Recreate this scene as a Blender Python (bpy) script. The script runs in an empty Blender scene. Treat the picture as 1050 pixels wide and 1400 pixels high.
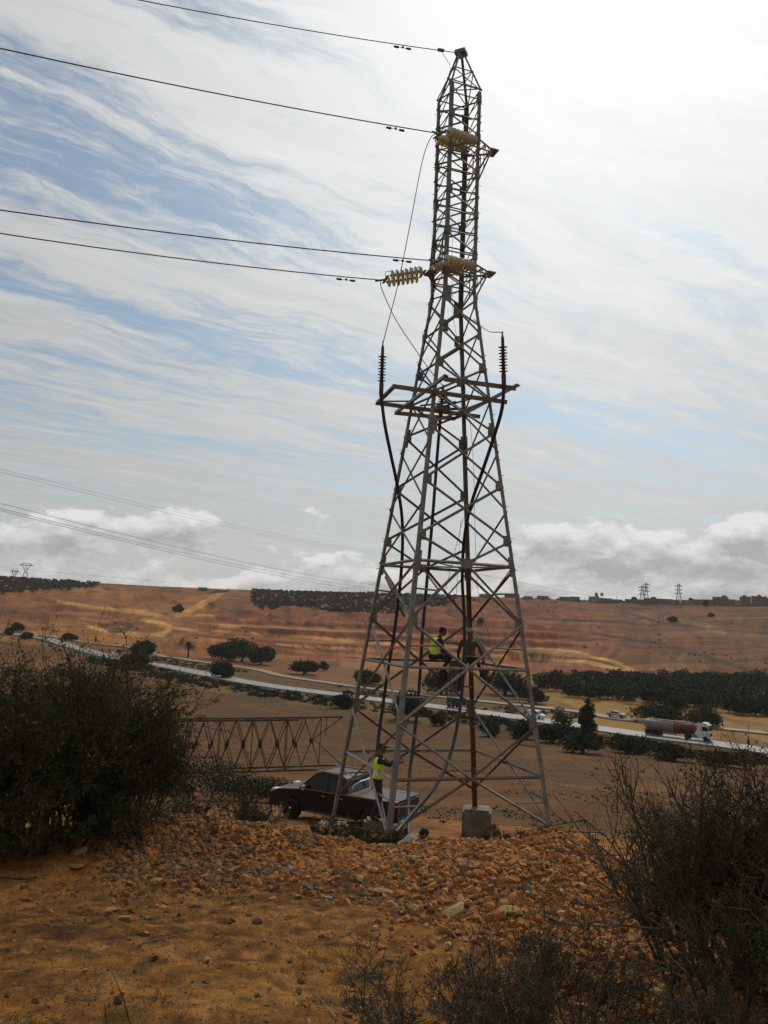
import bpy, bmesh, math, random
import numpy as np
from mathutils import Vector, Matrix
from math import sin, cos, pi, radians, atan2, hypot
random.seed(7)
rng = np.random.default_rng(11)

# ------------------------------------------------------------------ camera
SC = bpy.context.scene
COL = SC.collection
FPX = 1090.0
PITCH, ROLL = 0.1357, 0.0477
CF = np.array([0, cos(PITCH), sin(PITCH)])
_U = np.array([0, -sin(PITCH), cos(PITCH)])
_X = np.array([1.0, 0, 0])
CX = _X * cos(ROLL) + _U * sin(ROLL)
CU = -_X * sin(ROLL) + _U * cos(ROLL)
cam_d = bpy.data.cameras.new('camera')
cam = bpy.data.objects.new('camera', cam_d)
COL.objects.link(cam)
m = Matrix.Identity(4)
for i in range(3):
    m[i][0], m[i][1], m[i][2] = CX[i], CU[i], -CF[i]
cam.matrix_world = m
cam_d.sensor_fit = 'VERTICAL'
cam_d.sensor_height = 24.0
cam_d.sensor_width = 18.0
cam_d.lens = FPX / 1400 * 24
cam_d.clip_start = 0.05
cam_d.clip_end = 20000
SC.camera = cam

# ------------------------------------------------------------------ light
SUN_AZ, SUN_EL = radians(17), radians(45)
SUN_DIR = (sin(SUN_AZ) * cos(SUN_EL), cos(SUN_AZ) * cos(SUN_EL), sin(SUN_EL))
sd = bpy.data.lights.new('sun', 'SUN')
sd.energy = 1.5
sd.angle = radians(10)
sd.color = (1.0, 0.93, 0.82)
so = bpy.data.objects.new('sun', sd)
COL.objects.link(so)
so.rotation_euler = Vector([-c for c in SUN_DIR]).to_track_quat('-Z', 'Y').to_euler()
SC.view_settings.view_transform = 'Standard'
SC.view_settings.look = 'None'
SC.view_settings.gamma = 1
SC.view_settings.exposure = 0.0
SC.view_settings.use_curve_mapping = False
SC.cycles.max_bounces = 5
SC.cycles.diffuse_bounces = 2
SC.cycles.glossy_bounces = 2
SC.cycles.transmission_bounces = 3
SC.cycles.transparent_max_bounces = 4
SC.cycles.use_denoising = True
SC.cycles.use_fast_gi = False


def pxdir(px, py):
    d = CF + CX * (px - 525) / FPX + CU * (700 - py) / FPX
    return d


def at_depth(px, py, dep):
    return pxdir(px, py) * dep


def project(P):
    P = np.asarray(P, float)
    d = P @ CF
    return 525 + FPX * (P @ CX) / d, 700 - FPX * (P @ CU) / d


# ------------------------------------------------------------------ world sky
class NT:
    """small helper for wiring maths nodes"""
    def __init__(self, tree):
        self.t = tree

    def n(self, typ, **kw):
        nd = self.t.nodes.new(typ)
        for k, v in kw.items():
            setattr(nd, k, v)
        return nd

    def link(self, a, b):
        self.t.links.new(a, b)

    def m(self, op, a, b=None, c=None, clamp=False):
        nd = self.n('ShaderNodeMath', operation=op, use_clamp=clamp)
        for i, v in enumerate((a, b, c)):
            if v is None:
                continue
            if isinstance(v, (int, float)):
                nd.inputs[i].default_value = v
            else:
                self.link(v, nd.inputs[i])
        return nd.outputs[0]

    def xyz(self, x, y, z):
        nd = self.n('ShaderNodeCombineXYZ')
        for i, v in enumerate((x, y, z)):
            if isinstance(v, (int, float)):
                nd.inputs[i].default_value = v
            else:
                self.link(v, nd.inputs[i])
        return nd.outputs[0]

    def noise(self, vec, scale, detail=4, rough=0.55, dist=0.0):
        nd = self.n('ShaderNodeTexNoise')
        self.link(vec, nd.inputs['Vector'])
        nd.inputs['Scale'].default_value = scale
        nd.inputs['Detail'].default_value = detail
        nd.inputs['Roughness'].default_value = rough
        nd.inputs['Distortion'].default_value = dist
        return nd.outputs['Fac']

    def mix(self, fac, a, b):
        nd = self.n('ShaderNodeMix', data_type='RGBA', clamp_factor=True)
        for inp, v in ((nd.inputs[0], fac), (nd.inputs[6], a), (nd.inputs[7], b)):
            if isinstance(v, (int, float)):
                inp.default_value = v
            elif isinstance(v, tuple):
                inp.default_value = (*v[:3], 1)
            else:
                self.link(v, inp)
        return nd.outputs[2]

    def smooth(self, x, lo, hi):
        nd = self.n('ShaderNodeMapRange', interpolation_type='SMOOTHSTEP')
        self.link(x, nd.inputs[0])
        nd.inputs[1].default_value = lo
        nd.inputs[2].default_value = hi
        return nd.outputs[0]


STREAK = radians(57)


def plane_st(d):
    d = np.array(d) / np.linalg.norm(d)
    w = d[2] + 0.06
    u, v = d[0] / w, d[1] / w
    return (u * sin(STREAK) + v * cos(STREAK), -u * cos(STREAK) + v * sin(STREAK))


def azel(px, py):
    d = pxdir(px, py)
    return atan2(d[0], d[1]), atan2(d[2], hypot(d[0], d[1]))


world = bpy.data.worlds.new('World')
SC.world = world
world.use_nodes = True
wt = world.node_tree
wt.nodes.clear()
world.cycles.sampling_method = 'MANUAL'
world.cycles.sample_map_resolution = 128
N = NT(wt)
tc = N.n('ShaderNodeTexCoord')
sep = N.n('ShaderNodeSeparateXYZ')
N.link(tc.outputs['Generated'], sep.inputs[0])
dx, dy, dz = sep.outputs
sky = N.n('ShaderNodeTexSky', sky_type='NISHITA')
sky.sun_disc = False
sky.sun_elevation = SUN_EL
sky.sun_rotation = SUN_AZ
sky.dust_density = 1.5
sky.ozone_density = 2.0
zc = N.m('MAXIMUM', dz, 0.0)
w = N.m('ADD', zc, 0.06)
u = N.m('DIVIDE', dx, w)
v = N.m('DIVIDE', dy, w)
s_ = N.m('ADD', N.m('MULTIPLY', u, sin(STREAK)), N.m('MULTIPLY', v, cos(STREAK)))
t_ = N.m('ADD', N.m('MULTIPLY', u, -cos(STREAK)), N.m('MULTIPLY', v, sin(STREAK)))
uv0 = N.xyz(u, v, 0.0)
wob = N.m('SUBTRACT', N.noise(uv0, 1.6, 2, 0.5), 0.5)
wob2 = N.m('SUBTRACT', N.noise(uv0, 5.5, 3, 0.6), 0.5)
tt = N.m('ADD', N.m('ADD', t_, N.m('MULTIPLY', wob, 0.30)), N.m('MULTIPLY', wob2, 0.10))
st = N.xyz(N.m('MULTIPLY', s_, 0.30), tt, 3.7)
st2 = N.xyz(N.m('MULTIPLY', s_, 0.20), tt, 9.1)
big = N.noise(st, 3.0, 4, 0.6)
fine = N.noise(st2, 8.5, 7, 0.68, 0.3)
wisps = N.noise(N.xyz(N.m('MULTIPLY', s_, 0.55), tt, 1.2), 22.0, 5, 0.7, 0.5)
cover = N.m('ADD', N.m('MULTIPLY', N.m('SUBTRACT', big, 0.5), 1.7), N.m('MULTIPLY', N.m('SUBTRACT', fine, 0.5), 2.3))
cover = N.m('ADD', cover, N.m('MULTIPLY', N.m('SUBTRACT', wisps, 0.5), 1.0))
# clear gaps between the streaks of high cloud: (point, length, width, strength)
for (gx, gy, a_, b_, k_) in ((60, 200, .35, .11, .65), (240, 270, .45, .12, .75), (50, 110, .35, .09, .35),
                             (380, 300, .30, .12, .35), (330, 490, .9, .13, .65), (160, 430, .5, .07, .4), (760, 575, .8, .14, .6), (955, 335, .22, .06, .95),
                             (120, 600, 1.6, .20, .35), (930, 600, 1.2, .2, .45), (660, 330, .25, .08, .3)):
    s0, t0 = plane_st(pxdir(gx, gy))
    e1 = N.m('POWER', N.m('DIVIDE', N.m('SUBTRACT', s_, s0), a_), 2)
    e2 = N.m('POWER', N.m('DIVIDE', N.m('SUBTRACT', tt, t0), b_), 2)
    g = N.m('EXPONENT', N.m('MULTIPLY', N.m('ADD', e1, e2), -1.0))
    cover = N.m('SUBTRACT', cover, N.m('MULTIPLY', g, k_ * .72))
# glow of the veiled sun: closeness to its direction
dot = N.m('ADD', N.m('ADD', N.m('MULTIPLY', dx, SUN_DIR[0]), N.m('MULTIPLY', dy, SUN_DIR[1])), N.m('MULTIPLY', dz, SUN_DIR[2]))
glow = N.m('POWER', N.m('MAXIMUM', dot, 0.0), 12.0)
glow2 = N.m('POWER', N.m('MAXIMUM', dot, 0.0), 2.0)
cirrus = N.smooth(N.m('ADD', cover, N.m('ADD', N.m('MULTIPLY', glow, 0.40), 0.27)), -0.36, 0.42)
lum = N.m('ADD', N.m('ADD', N.m('MULTIPLY', glow, 0.30), N.m('MULTIPLY', glow2, 0.50)), 0.28)
lum = N.m('ADD', lum, N.m('MULTIPLY', N.m('SUBTRACT', fine, 0.5), 0.34))
c_col = N.n('ShaderNodeVectorMath', operation='SCALE')
c_col.inputs[0].default_value = (0.975, 0.995, 0.985)
N.link(lum, c_col.inputs['Scale'])
SKYK = 0.075
skyc = N.n('ShaderNodeVectorMath', operation='MULTIPLY')
N.link(sky.outputs[0], skyc.inputs[0])
skyc.inputs[1].default_value = (SKYK * 0.97, SKYK * 1.10, SKYK * 1.08)
# thin veil over the clear parts as well
base = N.mix(N.m('ADD', N.m('MULTIPLY', cirrus, 0.86), 0.10), skyc.outputs[0], c_col.outputs[0])
# haze band that hides the blue towards the horizon
el = N.m('ARCSINE', dz)
hz = N.m('EXPONENT', N.m('MULTIPLY', N.m('MAXIMUM', el, 0.0), -8.5))
base = N.mix(N.m('MULTIPLY', hz, 0.85), base, (0.62, 0.62, 0.60))
# low cumulus bank near the horizon
az = N.m('ARCTAN2', dx, dy)


def cum(dele):
    """cloud density at an elevation offset dele"""
    e_ = N.m('ADD', el, dele) if dele else el
    p = N.xyz(N.m('MULTIPLY', az, 1.0), N.m('MULTIPLY', e_, 1.9), 0.35)
    n1 = N.noise(p, 15.0, 7, 0.64, 0.1)
    n0 = N.noise(N.xyz(N.m('MULTIPLY', az, 0.55), N.m('MULTIPLY', e_, 2.2), 4.4), 5.0, 2, 0.5)
    d_ = N.m('ADD', N.m('MULTIPLY', N.m('SUBTRACT', n1, 0.5), 1.9), N.m('MULTIPLY', N.m('SUBTRACT', n0, 0.5), 0.7))
    # more cloud below about five degrees, none above nine
    d_ = N.m('ADD', d_, N.m('MULTIPLY', N.m('SUBTRACT', 0.086, e_), 5.5))
    return d_


puffs = ((255, 712, 52, 24, .62), (428, 700, 34, 10, .5), (340, 690, 24, 9, .42), (118, 706, 44, 16, .42), (60, 730, 60, 20, .3), (198, 660, 6, 3, .3),
         (770, 742, 95, 30, .55), (880, 752, 90, 26, .5), (1022, 722, 40, 26, .55), (1060, 752, 60, 34, .5), (985, 768, 60, 18, .25),
         (720, 800, 70, 16, .25), (980, 800, 50, 12, .4))


def addpuffs(d_, dele):
    for (px, py, wx, wy, k_) in puffs:
        a0, e0 = azel(px, py)
        q1 = N.m('POWER', N.m('DIVIDE', N.m('SUBTRACT', az, a0), wx / FPX), 2)
        q2 = N.m('POWER', N.m('DIVIDE', N.m('SUBTRACT', el, e0 - dele), wy / FPX), 2)
        d_ = N.m('ADD', d_, N.m('MULTIPLY', N.m('EXPONENT', N.m('MULTIPLY', N.m('ADD', q1, q2), -1.0)), k_))
    return d_


d0 = addpuffs(cum(0.0), 0.0)
d1 = addpuffs(cum(0.014), 0.014)
alpha = N.smooth(d0, 0.02, 0.26)
rim = N.m('SUBTRACT', d0, d1)
thick = N.smooth(d0, 0.10, 0.75)
litv = N.m('ADD', N.m('MULTIPLY', rim, 0.85), 0.63)
litv = N.m('SUBTRACT', litv, N.m('MULTIPLY', thick, 0.20))
litv = N.m('MINIMUM', N.m('MAXIMUM', litv, 0.38), 0.88)
cc = N.n('ShaderNodeVectorMath', operation='SCALE')
cc.inputs[0].default_value = (1.0, 0.985, 0.965)
N.link(litv, cc.inputs['Scale'])
base = N.mix(N.m('MULTIPLY', alpha, 0.75), base, cc.outputs[0])
# below the horizon: dull earth
base = N.mix(N.smooth(dz, -0.02, -0.001), (0.08, 0.06, 0.045), base)
bg = N.n('ShaderNodeBackground')
bg.inputs['Strength'].default_value = 1.0
N.link(base, bg.inputs['Color'])
out = N.n('ShaderNodeOutputWorld')
N.link(bg.outputs[0], out.inputs['Surface'])


# ------------------------------------------------------------------ tools
def tag(o, label=None, cat=None, group=None, kind=None):
    if label: o['label'] = label
    if cat: o['category'] = cat
    if group: o['group'] = group
    if kind: o['kind'] = kind
    return o


def link(name, me, parent=None, mats=()):
    for x in mats:
        if x: me.materials.append(x)
    o = bpy.data.objects.new(name, me)
    COL.objects.link(o)
    if parent: o.parent = parent
    return o


def empty(name, loc=(0, 0, 0), rz=0.0):
    o = bpy.data.objects.new(name, None)
    COL.objects.link(o)
    o.location = loc
    o.rotation_euler = (0, 0, rz)
    o.empty_display_size = 0.2
    return o


def np_mesh(name, V, Fc, smooth=False, mi=None):
    """V (n,3) floats, Fc (m,k) ints: all faces have k corners"""
    V = np.ascontiguousarray(V, dtype=np.float32)
    Fc = np.ascontiguousarray(Fc, dtype=np.int32)
    me = bpy.data.meshes.new(name)
    me.vertices.add(len(V)); me.vertices.foreach_set('co', V.ravel())
    k = Fc.shape[1]
    me.loops.add(Fc.size); me.loops.foreach_set('vertex_index', Fc.ravel())
    me.polygons.add(len(Fc))
    me.polygons.foreach_set('loop_start', np.arange(0, Fc.size, k, dtype=np.int32))
    me.polygons.foreach_set('loop_total', np.full(len(Fc), k, dtype=np.int32))
    me.polygons.foreach_set('use_smooth', np.full(len(Fc), smooth))
    if mi is not None: me.polygons.foreach_set('material_index', np.asarray(mi, dtype=np.int32))
    me.update(calc_edges=True)
    return me


def bm_mesh(name, bm, smooth=False):
    bmesh.ops.recalc_face_normals(bm, faces=bm.faces)
    me = bpy.data.meshes.new(name)
    bm.to_mesh(me); bm.free()
    if smooth:
        me.polygons.foreach_set('use_smooth', np.full(len(me.polygons), True))
    return me


def hash2(ix, iy, seed):
    h = (ix.astype(np.int64) * 374761393 + iy.astype(np.int64) * 668265263 + seed * 144665) & 0xffffffff
    h = ((h ^ (h >> 13)) * 1274126177) & 0xffffffff
    return ((h ^ (h >> 16)) & 0xffff) / 65535.0


def vnoise(x, y, seed=0):
    x = np.asarray(x, float); y = np.asarray(y, float)
    ix = np.floor(x); iy = np.floor(y)
    fx = x - ix; fy = y - iy
    fx = fx * fx * (3 - 2 * fx); fy = fy * fy * (3 - 2 * fy)
    a = hash2(ix, iy, seed); b = hash2(ix + 1, iy, seed)
    c = hash2(ix, iy + 1, seed); d = hash2(ix + 1, iy + 1, seed)
    return (a * (1 - fx) + b * fx) * (1 - fy) + (c * (1 - fx) + d * fx) * fy - 0.5


def fbm(x, y, seed=0, oct=4, g=0.5):
    s, a = 0, 1.0
    for i in range(oct):
        s = s + a * vnoise(x * 2 ** i + 17.3 * i, y * 2 ** i - 9.1 * i, seed + i)
        a *= g
    return s


def sst(x, a, b):
    t = np.clip((x - a) / (b - a), 0, 1)
    return t * t * (3 - 2 * t)


def mat(name, c1, c2=None, rough=0.8, scale=5.0, detail=4, bump=0.0, bscale=20.0, metallic=0.0, spec=0.5, thr=(0.35, 0.65), coat=0.0):
    mt = bpy.data.materials.new(name)
    mt.use_nodes = True
    t = mt.node_tree
    n = NT(t)
    b = t.nodes['Principled BSDF']
    b.inputs['Base Color'].default_value = (*c1, 1)
    b.inputs['Roughness'].default_value = rough
    b.inputs['Metallic'].default_value = metallic
    b.inputs['Specular IOR Level'].default_value = spec
    b.inputs['Coat Weight'].default_value = coat
    if c2 is not None or bump:
        tcn = n.n('ShaderNodeTexCoord')
        co = tcn.outputs['Object']
    if c2 is not None:
        f = n.smooth(n.noise(co, scale, detail, 0.6), *thr)
        n.link(n.mix(f, c1, c2), b.inputs['Base Color'])
    if bump:
        bp = n.n('ShaderNodeBump')
        bp.inputs['Strength'].default_value = bump
        bp.inputs['Distance'].default_value = 0.02
        n.link(n.noise(co, bscale, 5, 0.65), bp.inputs['Height'])
        n.link(bp.outputs[0], b.inputs['Normal'])
    return mt


M = {}
M['steel'] = mat('weathered_galvanised_steel', (0.13, 0.127, 0.112), (0.23, 0.225, 0.20), 0.55, 3.0, metallic=0.1, thr=(.3,.7))
M['steel_light'] = mat('bare_and_sunlit_steel', (0.30, 0.29, 0.26), (0.20, 0.19, 0.17), 0.42, 5.0, metallic=0.55)  # paler steel: sunlight on the lit braces is put into the colour
M['rust_steel'] = mat('rusty_brown_steel', (0.15, 0.075, 0.04), (0.10, 0.06, 0.04), 0.65, 4.0)
M['old_steel'] = mat('old_dark_rusty_steel', (0.05, 0.032, 0.022), (0.075, 0.05, 0.035), 0.8, 4.0)
M['cable'] = mat('black_cable_sheath', (0.012, 0.012, 0.013), rough=0.45)
M['wire'] = mat('stranded_aluminium_wire', (0.10, 0.10, 0.095), rough=0.5, metallic=0.5)
M['jumper'] = mat('dark_jumper_wire', (0.05, 0.05, 0.05), rough=0.5)
M['rope'] = mat('hand_rope', (0.25, 0.2, 0.15), rough=0.9)
M['porcelain'] = mat('red_brown_polymer', (0.11, 0.03, 0.025), rough=0.45)
M['concrete'] = mat('rough_concrete', (0.22, 0.19, 0.15), (0.13, 0.105, 0.08), 0.95, 3.0, 5, bump=0.5, bscale=14)
M['glass_disc'] = mat('pale_glass_insulator', (0.72, 0.66, 0.48), rough=0.15)
M['glass_disc'].node_tree.nodes['Principled BSDF'].inputs['Transmission Weight'].default_value = 0.25
M['glass_disc'].node_tree.nodes['Principled BSDF'].inputs['IOR'].default_value = 1.3


def tube(name, pts, rad, material, parent=None, sides=6):
    """round wire or cable through pts; rad a number or one per point"""
    P = np.asarray(pts, float)
    n = len(P)
    T = np.gradient(P, axis=0)
    T /= np.linalg.norm(T, axis=1)[:, None] + 1e-9
    up = np.array([0, 0, 1.0]) if abs(T[0][2]) < 0.9 else np.array([1.0, 0, 0])
    V = []
    r_ = np.broadcast_to(rad, (n,))
    A = np.cross(T[0], up); A /= np.linalg.norm(A)
    for i in range(n):
        A = A - T[i] * (A @ T[i]); A /= np.linalg.norm(A) + 1e-9
        B = np.cross(T[i], A)
        for k in range(sides):
            an = 2 * pi * k / sides
            V.append(P[i] + (A * cos(an) + B * sin(an)) * r_[i])
    F_ = []
    for i in range(n - 1):
        for k in range(sides):
            a, b = i * sides + k, i * sides + (k + 1) % sides
            F_.append((a, b, b + sides, a + sides))
    bm = bmesh.new()
    vs = [bm.verts.new(p) for p in V]
    for f in F_: bm.faces.new([vs[i] for i in f])
    bm.faces.new(vs[:sides]); bm.faces.new(vs[-sides:])
    return link(name, bm_mesh(name, bm, True), parent, [material])


def bezier_pts(ctrl, n=24):
    """smooth Catmull-Rom curve through the control points"""
    C = [np.asarray(c, float) for c in ctrl]
    C = [2 * C[0] - C[1]] + C + [2 * C[-1] - C[-2]]
    out = []
    for i in range(1, len(C) - 2):
        for k in range(n):
            t = k / n
            a, b, c, d = C[i - 1], C[i], C[i + 1], C[i + 2]
            out.append(0.5 * (2 * b + (c - a) * t + (2 * a - 5 * b + 4 * c - d) * t * t + (3 * b - a - 3 * c + d) * t ** 3))
    out.append(C[-2])
    return out


def lathe(name, prof, axis_p, axis_d, material, parent=None, sides=16):
    """prof: (distance along the axis, radius)"""
    d = np.asarray(axis_d, float); d /= np.linalg.norm(d)
    up = np.array([0, 0, 1.0]) if abs(d[2]) < 0.9 else np.array([1.0, 0, 0])
    A = np.cross(d, up); A /= np.linalg.norm(A); B = np.cross(d, A)
    bm = bmesh.new()
    rings = []
    for (s, r) in prof:
        rings.append([bm.verts.new(np.asarray(axis_p) + d * s + (A * cos(2 * pi * k / sides) + B * sin(2 * pi * k / sides)) * max(r, 1e-4)) for k in range(sides)])
    for a, b in zip(rings, rings[1:]):
        for k in range(sides):
            bm.faces.new((a[k], a[(k + 1) % sides], b[(k + 1) % sides], b[k]))
    bm.faces.new(rings[0]); bm.faces.new(rings[-1])
    return link(name, bm_mesh(name, bm, True), parent, [material])


def box(name, c, size, material, parent=None, rz=0.0, bevel=0.0, taper=None, bm_out=False):
    bm = bmesh.new()
    bmesh.ops.create_cube(bm, size=1)
    for v_ in bm.verts:
        if taper and v_.co.z > 0:
            v_.co.x *= taper[0]; v_.co.y *= taper[1]
        v_.co = Vector((v_.co.x * size[0], v_.co.y * size[1], v_.co.z * size[2]))
    if bevel:
        bmesh.ops.bevel(bm, geom=bm.edges[:], offset=bevel, segments=2, affect='EDGES')
    bmesh.ops.rotate(bm, verts=bm.verts, cent=(0, 0, 0), matrix=Matrix.Rotation(rz, 3, 'Z'))
    bmesh.ops.translate(bm, verts=bm.verts, vec=Vector(c))
    if bm_out: return bm
    return link(name, bm_mesh(name, bm), parent, [material])


def angle_bar(name, p0, p1, w, material, parent, ref, t=None, flip=1):
    """an L-section steel angle from p0 to p1, its corner towards ref"""
    p0, p1, ref = (np.asarray(q, float) for q in (p0, p1, ref))
    d = p1 - p0; L = np.linalg.norm(d); d /= L
    o = ref - d * (ref @ d)
    if np.linalg.norm(o) < 1e-4: o = np.cross(d, [0.3, 0.2, 0.9])
    o /= np.linalg.norm(o)
    s = np.cross(d, o)
    t = t or max(0.008, w * 0.11)
    # corner direction o, legs of the L go along -(o+s) and -(o-s)
    a = -(o + s) / math.sqrt(2); b = -(o - s) / math.sqrt(2)
    prof = [(0, 0), (w, 0), (w, t), (t, t), (t, w), (0, w)]
    V = [q + a * x + b * y for q in (p0, p1) for (x, y) in prof]
    F_ = [tuple(i for i in (k, (k + 1) % 6, (k + 1) % 6 + 6, k + 6)) for k in range(6)]
    F_ += [(0, 3, 2, 1), (0, 5, 4, 3), (6, 7, 8, 9), (6, 9, 10, 11)]
    me = bpy.data.meshes.new(name)
    me.from_pydata([tuple(v_) for v_ in V], [], F_)
    me.update()
    return link(name, me, parent, [material])


# ------------------------------------------------------------------ terrain
PR = [0, 1.5, 3.2, 6, 9, 11.3, 12.3, 14.5, 17, 20, 21.5, 26, 30, 45, 60, 100, 140, 165, 200]
PZ = [-1.6, -1.6, -1.68, -2.2, -2.72, -3.05, -3.35, -4.3, -4.85, -5.2, -5.4, -6.45, -7.1, -9.5, -11.6, -16.5, -20.5, -21.9, -22.2]


def crest_el(a):
    """elevation (tan) of the far skyline for azimuth a"""
    t = np.clip((a + 0.45) / 0.9, -0.6, 1.6)
    return np.interp(t, [-.6, 0, .2, .4, .55, .68, .82, 1, 1.6],
                     [.028, .0285, .0285, .031, .0345, .036, .036, .040, .036])


def h(x, y, detail=True):
    x = np.asarray(x, float); y = np.asarray(y, float)
    r = np.hypot(x, y); a = np.arctan2(x, y)
    z = np.interp(r, PR, PZ)
    z = z - 0.03 * x * sst(r, 3, 12) * (1 - sst(r, 20, 50))
    # grassy shoulder on the left
    g = sst(-a, 0.20, 0.36) * (1 - sst(-a, 1.2, 1.6))
    sh = np.interp(r, [0, 14, 25, 60, 90, 150, 210, 240], [0, 0, .3, 5.6, 8.6, 6.0, 0.5, 0])
    z = z + sh * g
    # rubble bank along the lip
    lip = np.exp(-((r - 11.0 + 1.0 * fbm(a * 5, a * 0, 5, 2)) / 0.95) ** 2)
    amp = np.interp(a, [-.5, -.32, -.25, -.12, 0, .1, .17, .225, .28, .34, .5], [.12, .2, .34, .26, .04, .15, .24, .52, .22, .05, 0])
    z = z + lip * amp
    z = z + 0.30 * np.exp(-(((r - 8.9) / 1.3) ** 2 + ((a - 0.19) / 0.14) ** 2))
    z = z - 0.15 * np.exp(-(((r - 9.7) / .42) ** 2 + ((a - 0.105) / 0.035) ** 2))
    # cable pit at the foot of the tower
    z = z - 0.67 * np.exp(-(((x - .75) / 1.0) ** 2 + ((y - 18.3) / 0.9) ** 2))
    near = 1 - sst(r, 25, 60)
    if detail:
        z = z + near * (0.10 * fbm(x * .9, y * .9, 31, 3) + 0.028 * fbm(x * 6, y * 6, 41, 3) + 0.016 * fbm(x * 22, y * 22, 47, 2) + 0.022 * np.abs(fbm(x * 3.1, y * 3.1, 53, 3)))
        z = z + (sst(r, 30, 60) * (1 - sst(r, 120, 160))) * 0.5 * fbm(x * .05, y * .05, 61, 3)
    # far hill
    ec = crest_el(a)
    zc_ = ec * 1000
    r0 = 430 + 60 * np.sin(a * 5)
    t = np.clip((r - r0) / (1000 - r0), 0, 1)
    hill = (zc_ + 22.2) * t ** 1.25
    m_ = sst(t, 0.0, .12) * (1 - sst(t, .93, 1))
    gul = np.abs(fbm(x * .022 + .4 * fbm(x * .01, y * .01, 91, 2), y * .007, 87, 3))
    hill = hill + m_ * (1.0 * fbm(x * .07, y * .04, 93, 3) - 4.5 * np.clip(.16 - gul, 0, .16) / .16 * (1 - sst(a, .12, .3))) + m_ * (7 * fbm(x * .005, y * .006, 71, 2) + 1.0 * fbm(x * .03, y * .02, 75, 3) - 3.0 * np.abs(fbm(x * .016 + 3, y * .005, 79, 3)))
    # quarry benches
    q = sst(a, -.26, -.20) * (1 - sst(a, .20, .27)) * (1 - sst(t, .42, .55)) * sst(t, .01, .05)
    st_ = 6.5
    lv = (hill + 1.6 * fbm(x * .012, y * .012, 83, 2)) / st_
    fr = lv - np.floor(lv)
    stepped = (np.floor(lv) + sst(fr, .72, .98)) * st_
    hill = hill * (1 - q) + stepped * q
    z = z + hill
    z = z - sst(r, 1000, 1500) * 60
    z = z + sst(r, 1600, 4000) * 25
    return z


def hs(x, y):
    return float(h(np.array([x]), np.array([y]), True)[0])


def ground_hit(px, py, r0=2.0):
    """where the ray through this photo point meets the ground"""
    d = pxdir(px, py)
    hor = hypot(d[0], d[1])
    rr = r0 * np.exp(np.linspace(0, np.log(1400 / r0), 4000))
    x, y, z = d[0] / hor * rr, d[1] / hor * rr, d[2] / hor * rr
    g = h(x, y) > z
    i = int(np.argmax(g)) if g.any() else len(rr) - 1
    return np.array([x[i], y[i], float(h(x[i:i + 1], y[i:i + 1])[0])])


def azpx(px, py=900):
    d = pxdir(px, py)
    return atan2(d[0], d[1])

fine_a = np.linspace(-0.56, 0.56, 800)
rest = np.linspace(0.56, 2 * pi - 0.56, 60)[1:-1]
AA = np.concatenate([fine_a, rest])
rr = np.concatenate([np.geomspace(0.4, 2.2, 14)[:-1], np.geomspace(2.2, 30, 300)[:-1], np.geomspace(30, 430, 130)[:-1],
                     np.linspace(430, 1030, 200)[:-1], np.geomspace(1030, 9000, 26)])
na, nr = len(AA), len(rr)
Ag, Rg = np.meshgrid(AA, rr)
Xg, Yg = Rg * np.sin(Ag), Rg * np.cos(Ag)
Zg = h(Xg, Yg)
V = np.stack([Xg.ravel(), Yg.ravel(), Zg.ravel()], 1)
i0 = (np.arange(nr - 1)[:, None] * na + np.arange(na)[None, :]).ravel()
i1 = (np.arange(nr - 1)[:, None] * na + (np.arange(na)[None, :] + 1) % na).ravel()
Fq = np.stack([i0, i0 + na, i1 + na, i1], 1)
V = np.vstack([V, [[0, 0, -1.6]]])
cidx = len(V) - 1
me = np_mesh('ground', V, Fq[:, ::-1], True)
# small fan at the middle so that the sheet is closed
bmg = bmesh.new(); bmg.from_mesh(me); bmg.verts.ensure_lookup_table()
for k in range(na):
    bmg.faces.new((bmg.verts[k], bmg.verts[(k + 1) % na], bmg.verts[cidx]))
bmesh.ops.recalc_face_normals(bmg, faces=bmg.faces)
bmg.to_mesh(me); bmg.free()


def srgb(r, g, b, k=1.0):
    f = lambda c: ((c / 255 + .055) / 1.055) ** 2.4 if c > 10 else c / 255 / 12.92
    return np.array([f(r) * k, f(g) * k, f(b) * k])


def seg_dist(px, py, pts):
    """distance in x,y of points to a polyline"""
    best = np.full(px.shape, 1e9)
    for (x0, y0), (x1, y1) in zip(pts, pts[1:]):
        ex, ey = x1 - x0, y1 - y0
        t = np.clip(((px - x0) * ex + (py - y0) * ey) / (ex * ex + ey * ey), 0, 1)
        best = np.minimum(best, np.hypot(px - x0 - t * ex, py - y0 - t * ey))
    return best


ROADPX = [(0, 865), (90, 882), (200, 907), (340, 934), (470, 952), (600, 968), (735, 986), (870, 1005), (980, 1019), (1050, 1029)]
_rl = [ground_hit(*p)[:2] for p in ROADPX]
ROADLINE = [np.array(_rl[0]) * 2 - _rl[1]] + _rl + [_rl[-1] + (_rl[-1] - _rl[-2]) * 3]
_pa = np.array([atan2(p[0], p[1]) for p in ROADLINE]); _pr = np.array([hypot(*p) for p in ROADLINE])
ROAD_POLAR = (_pa, _pr)


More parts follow.
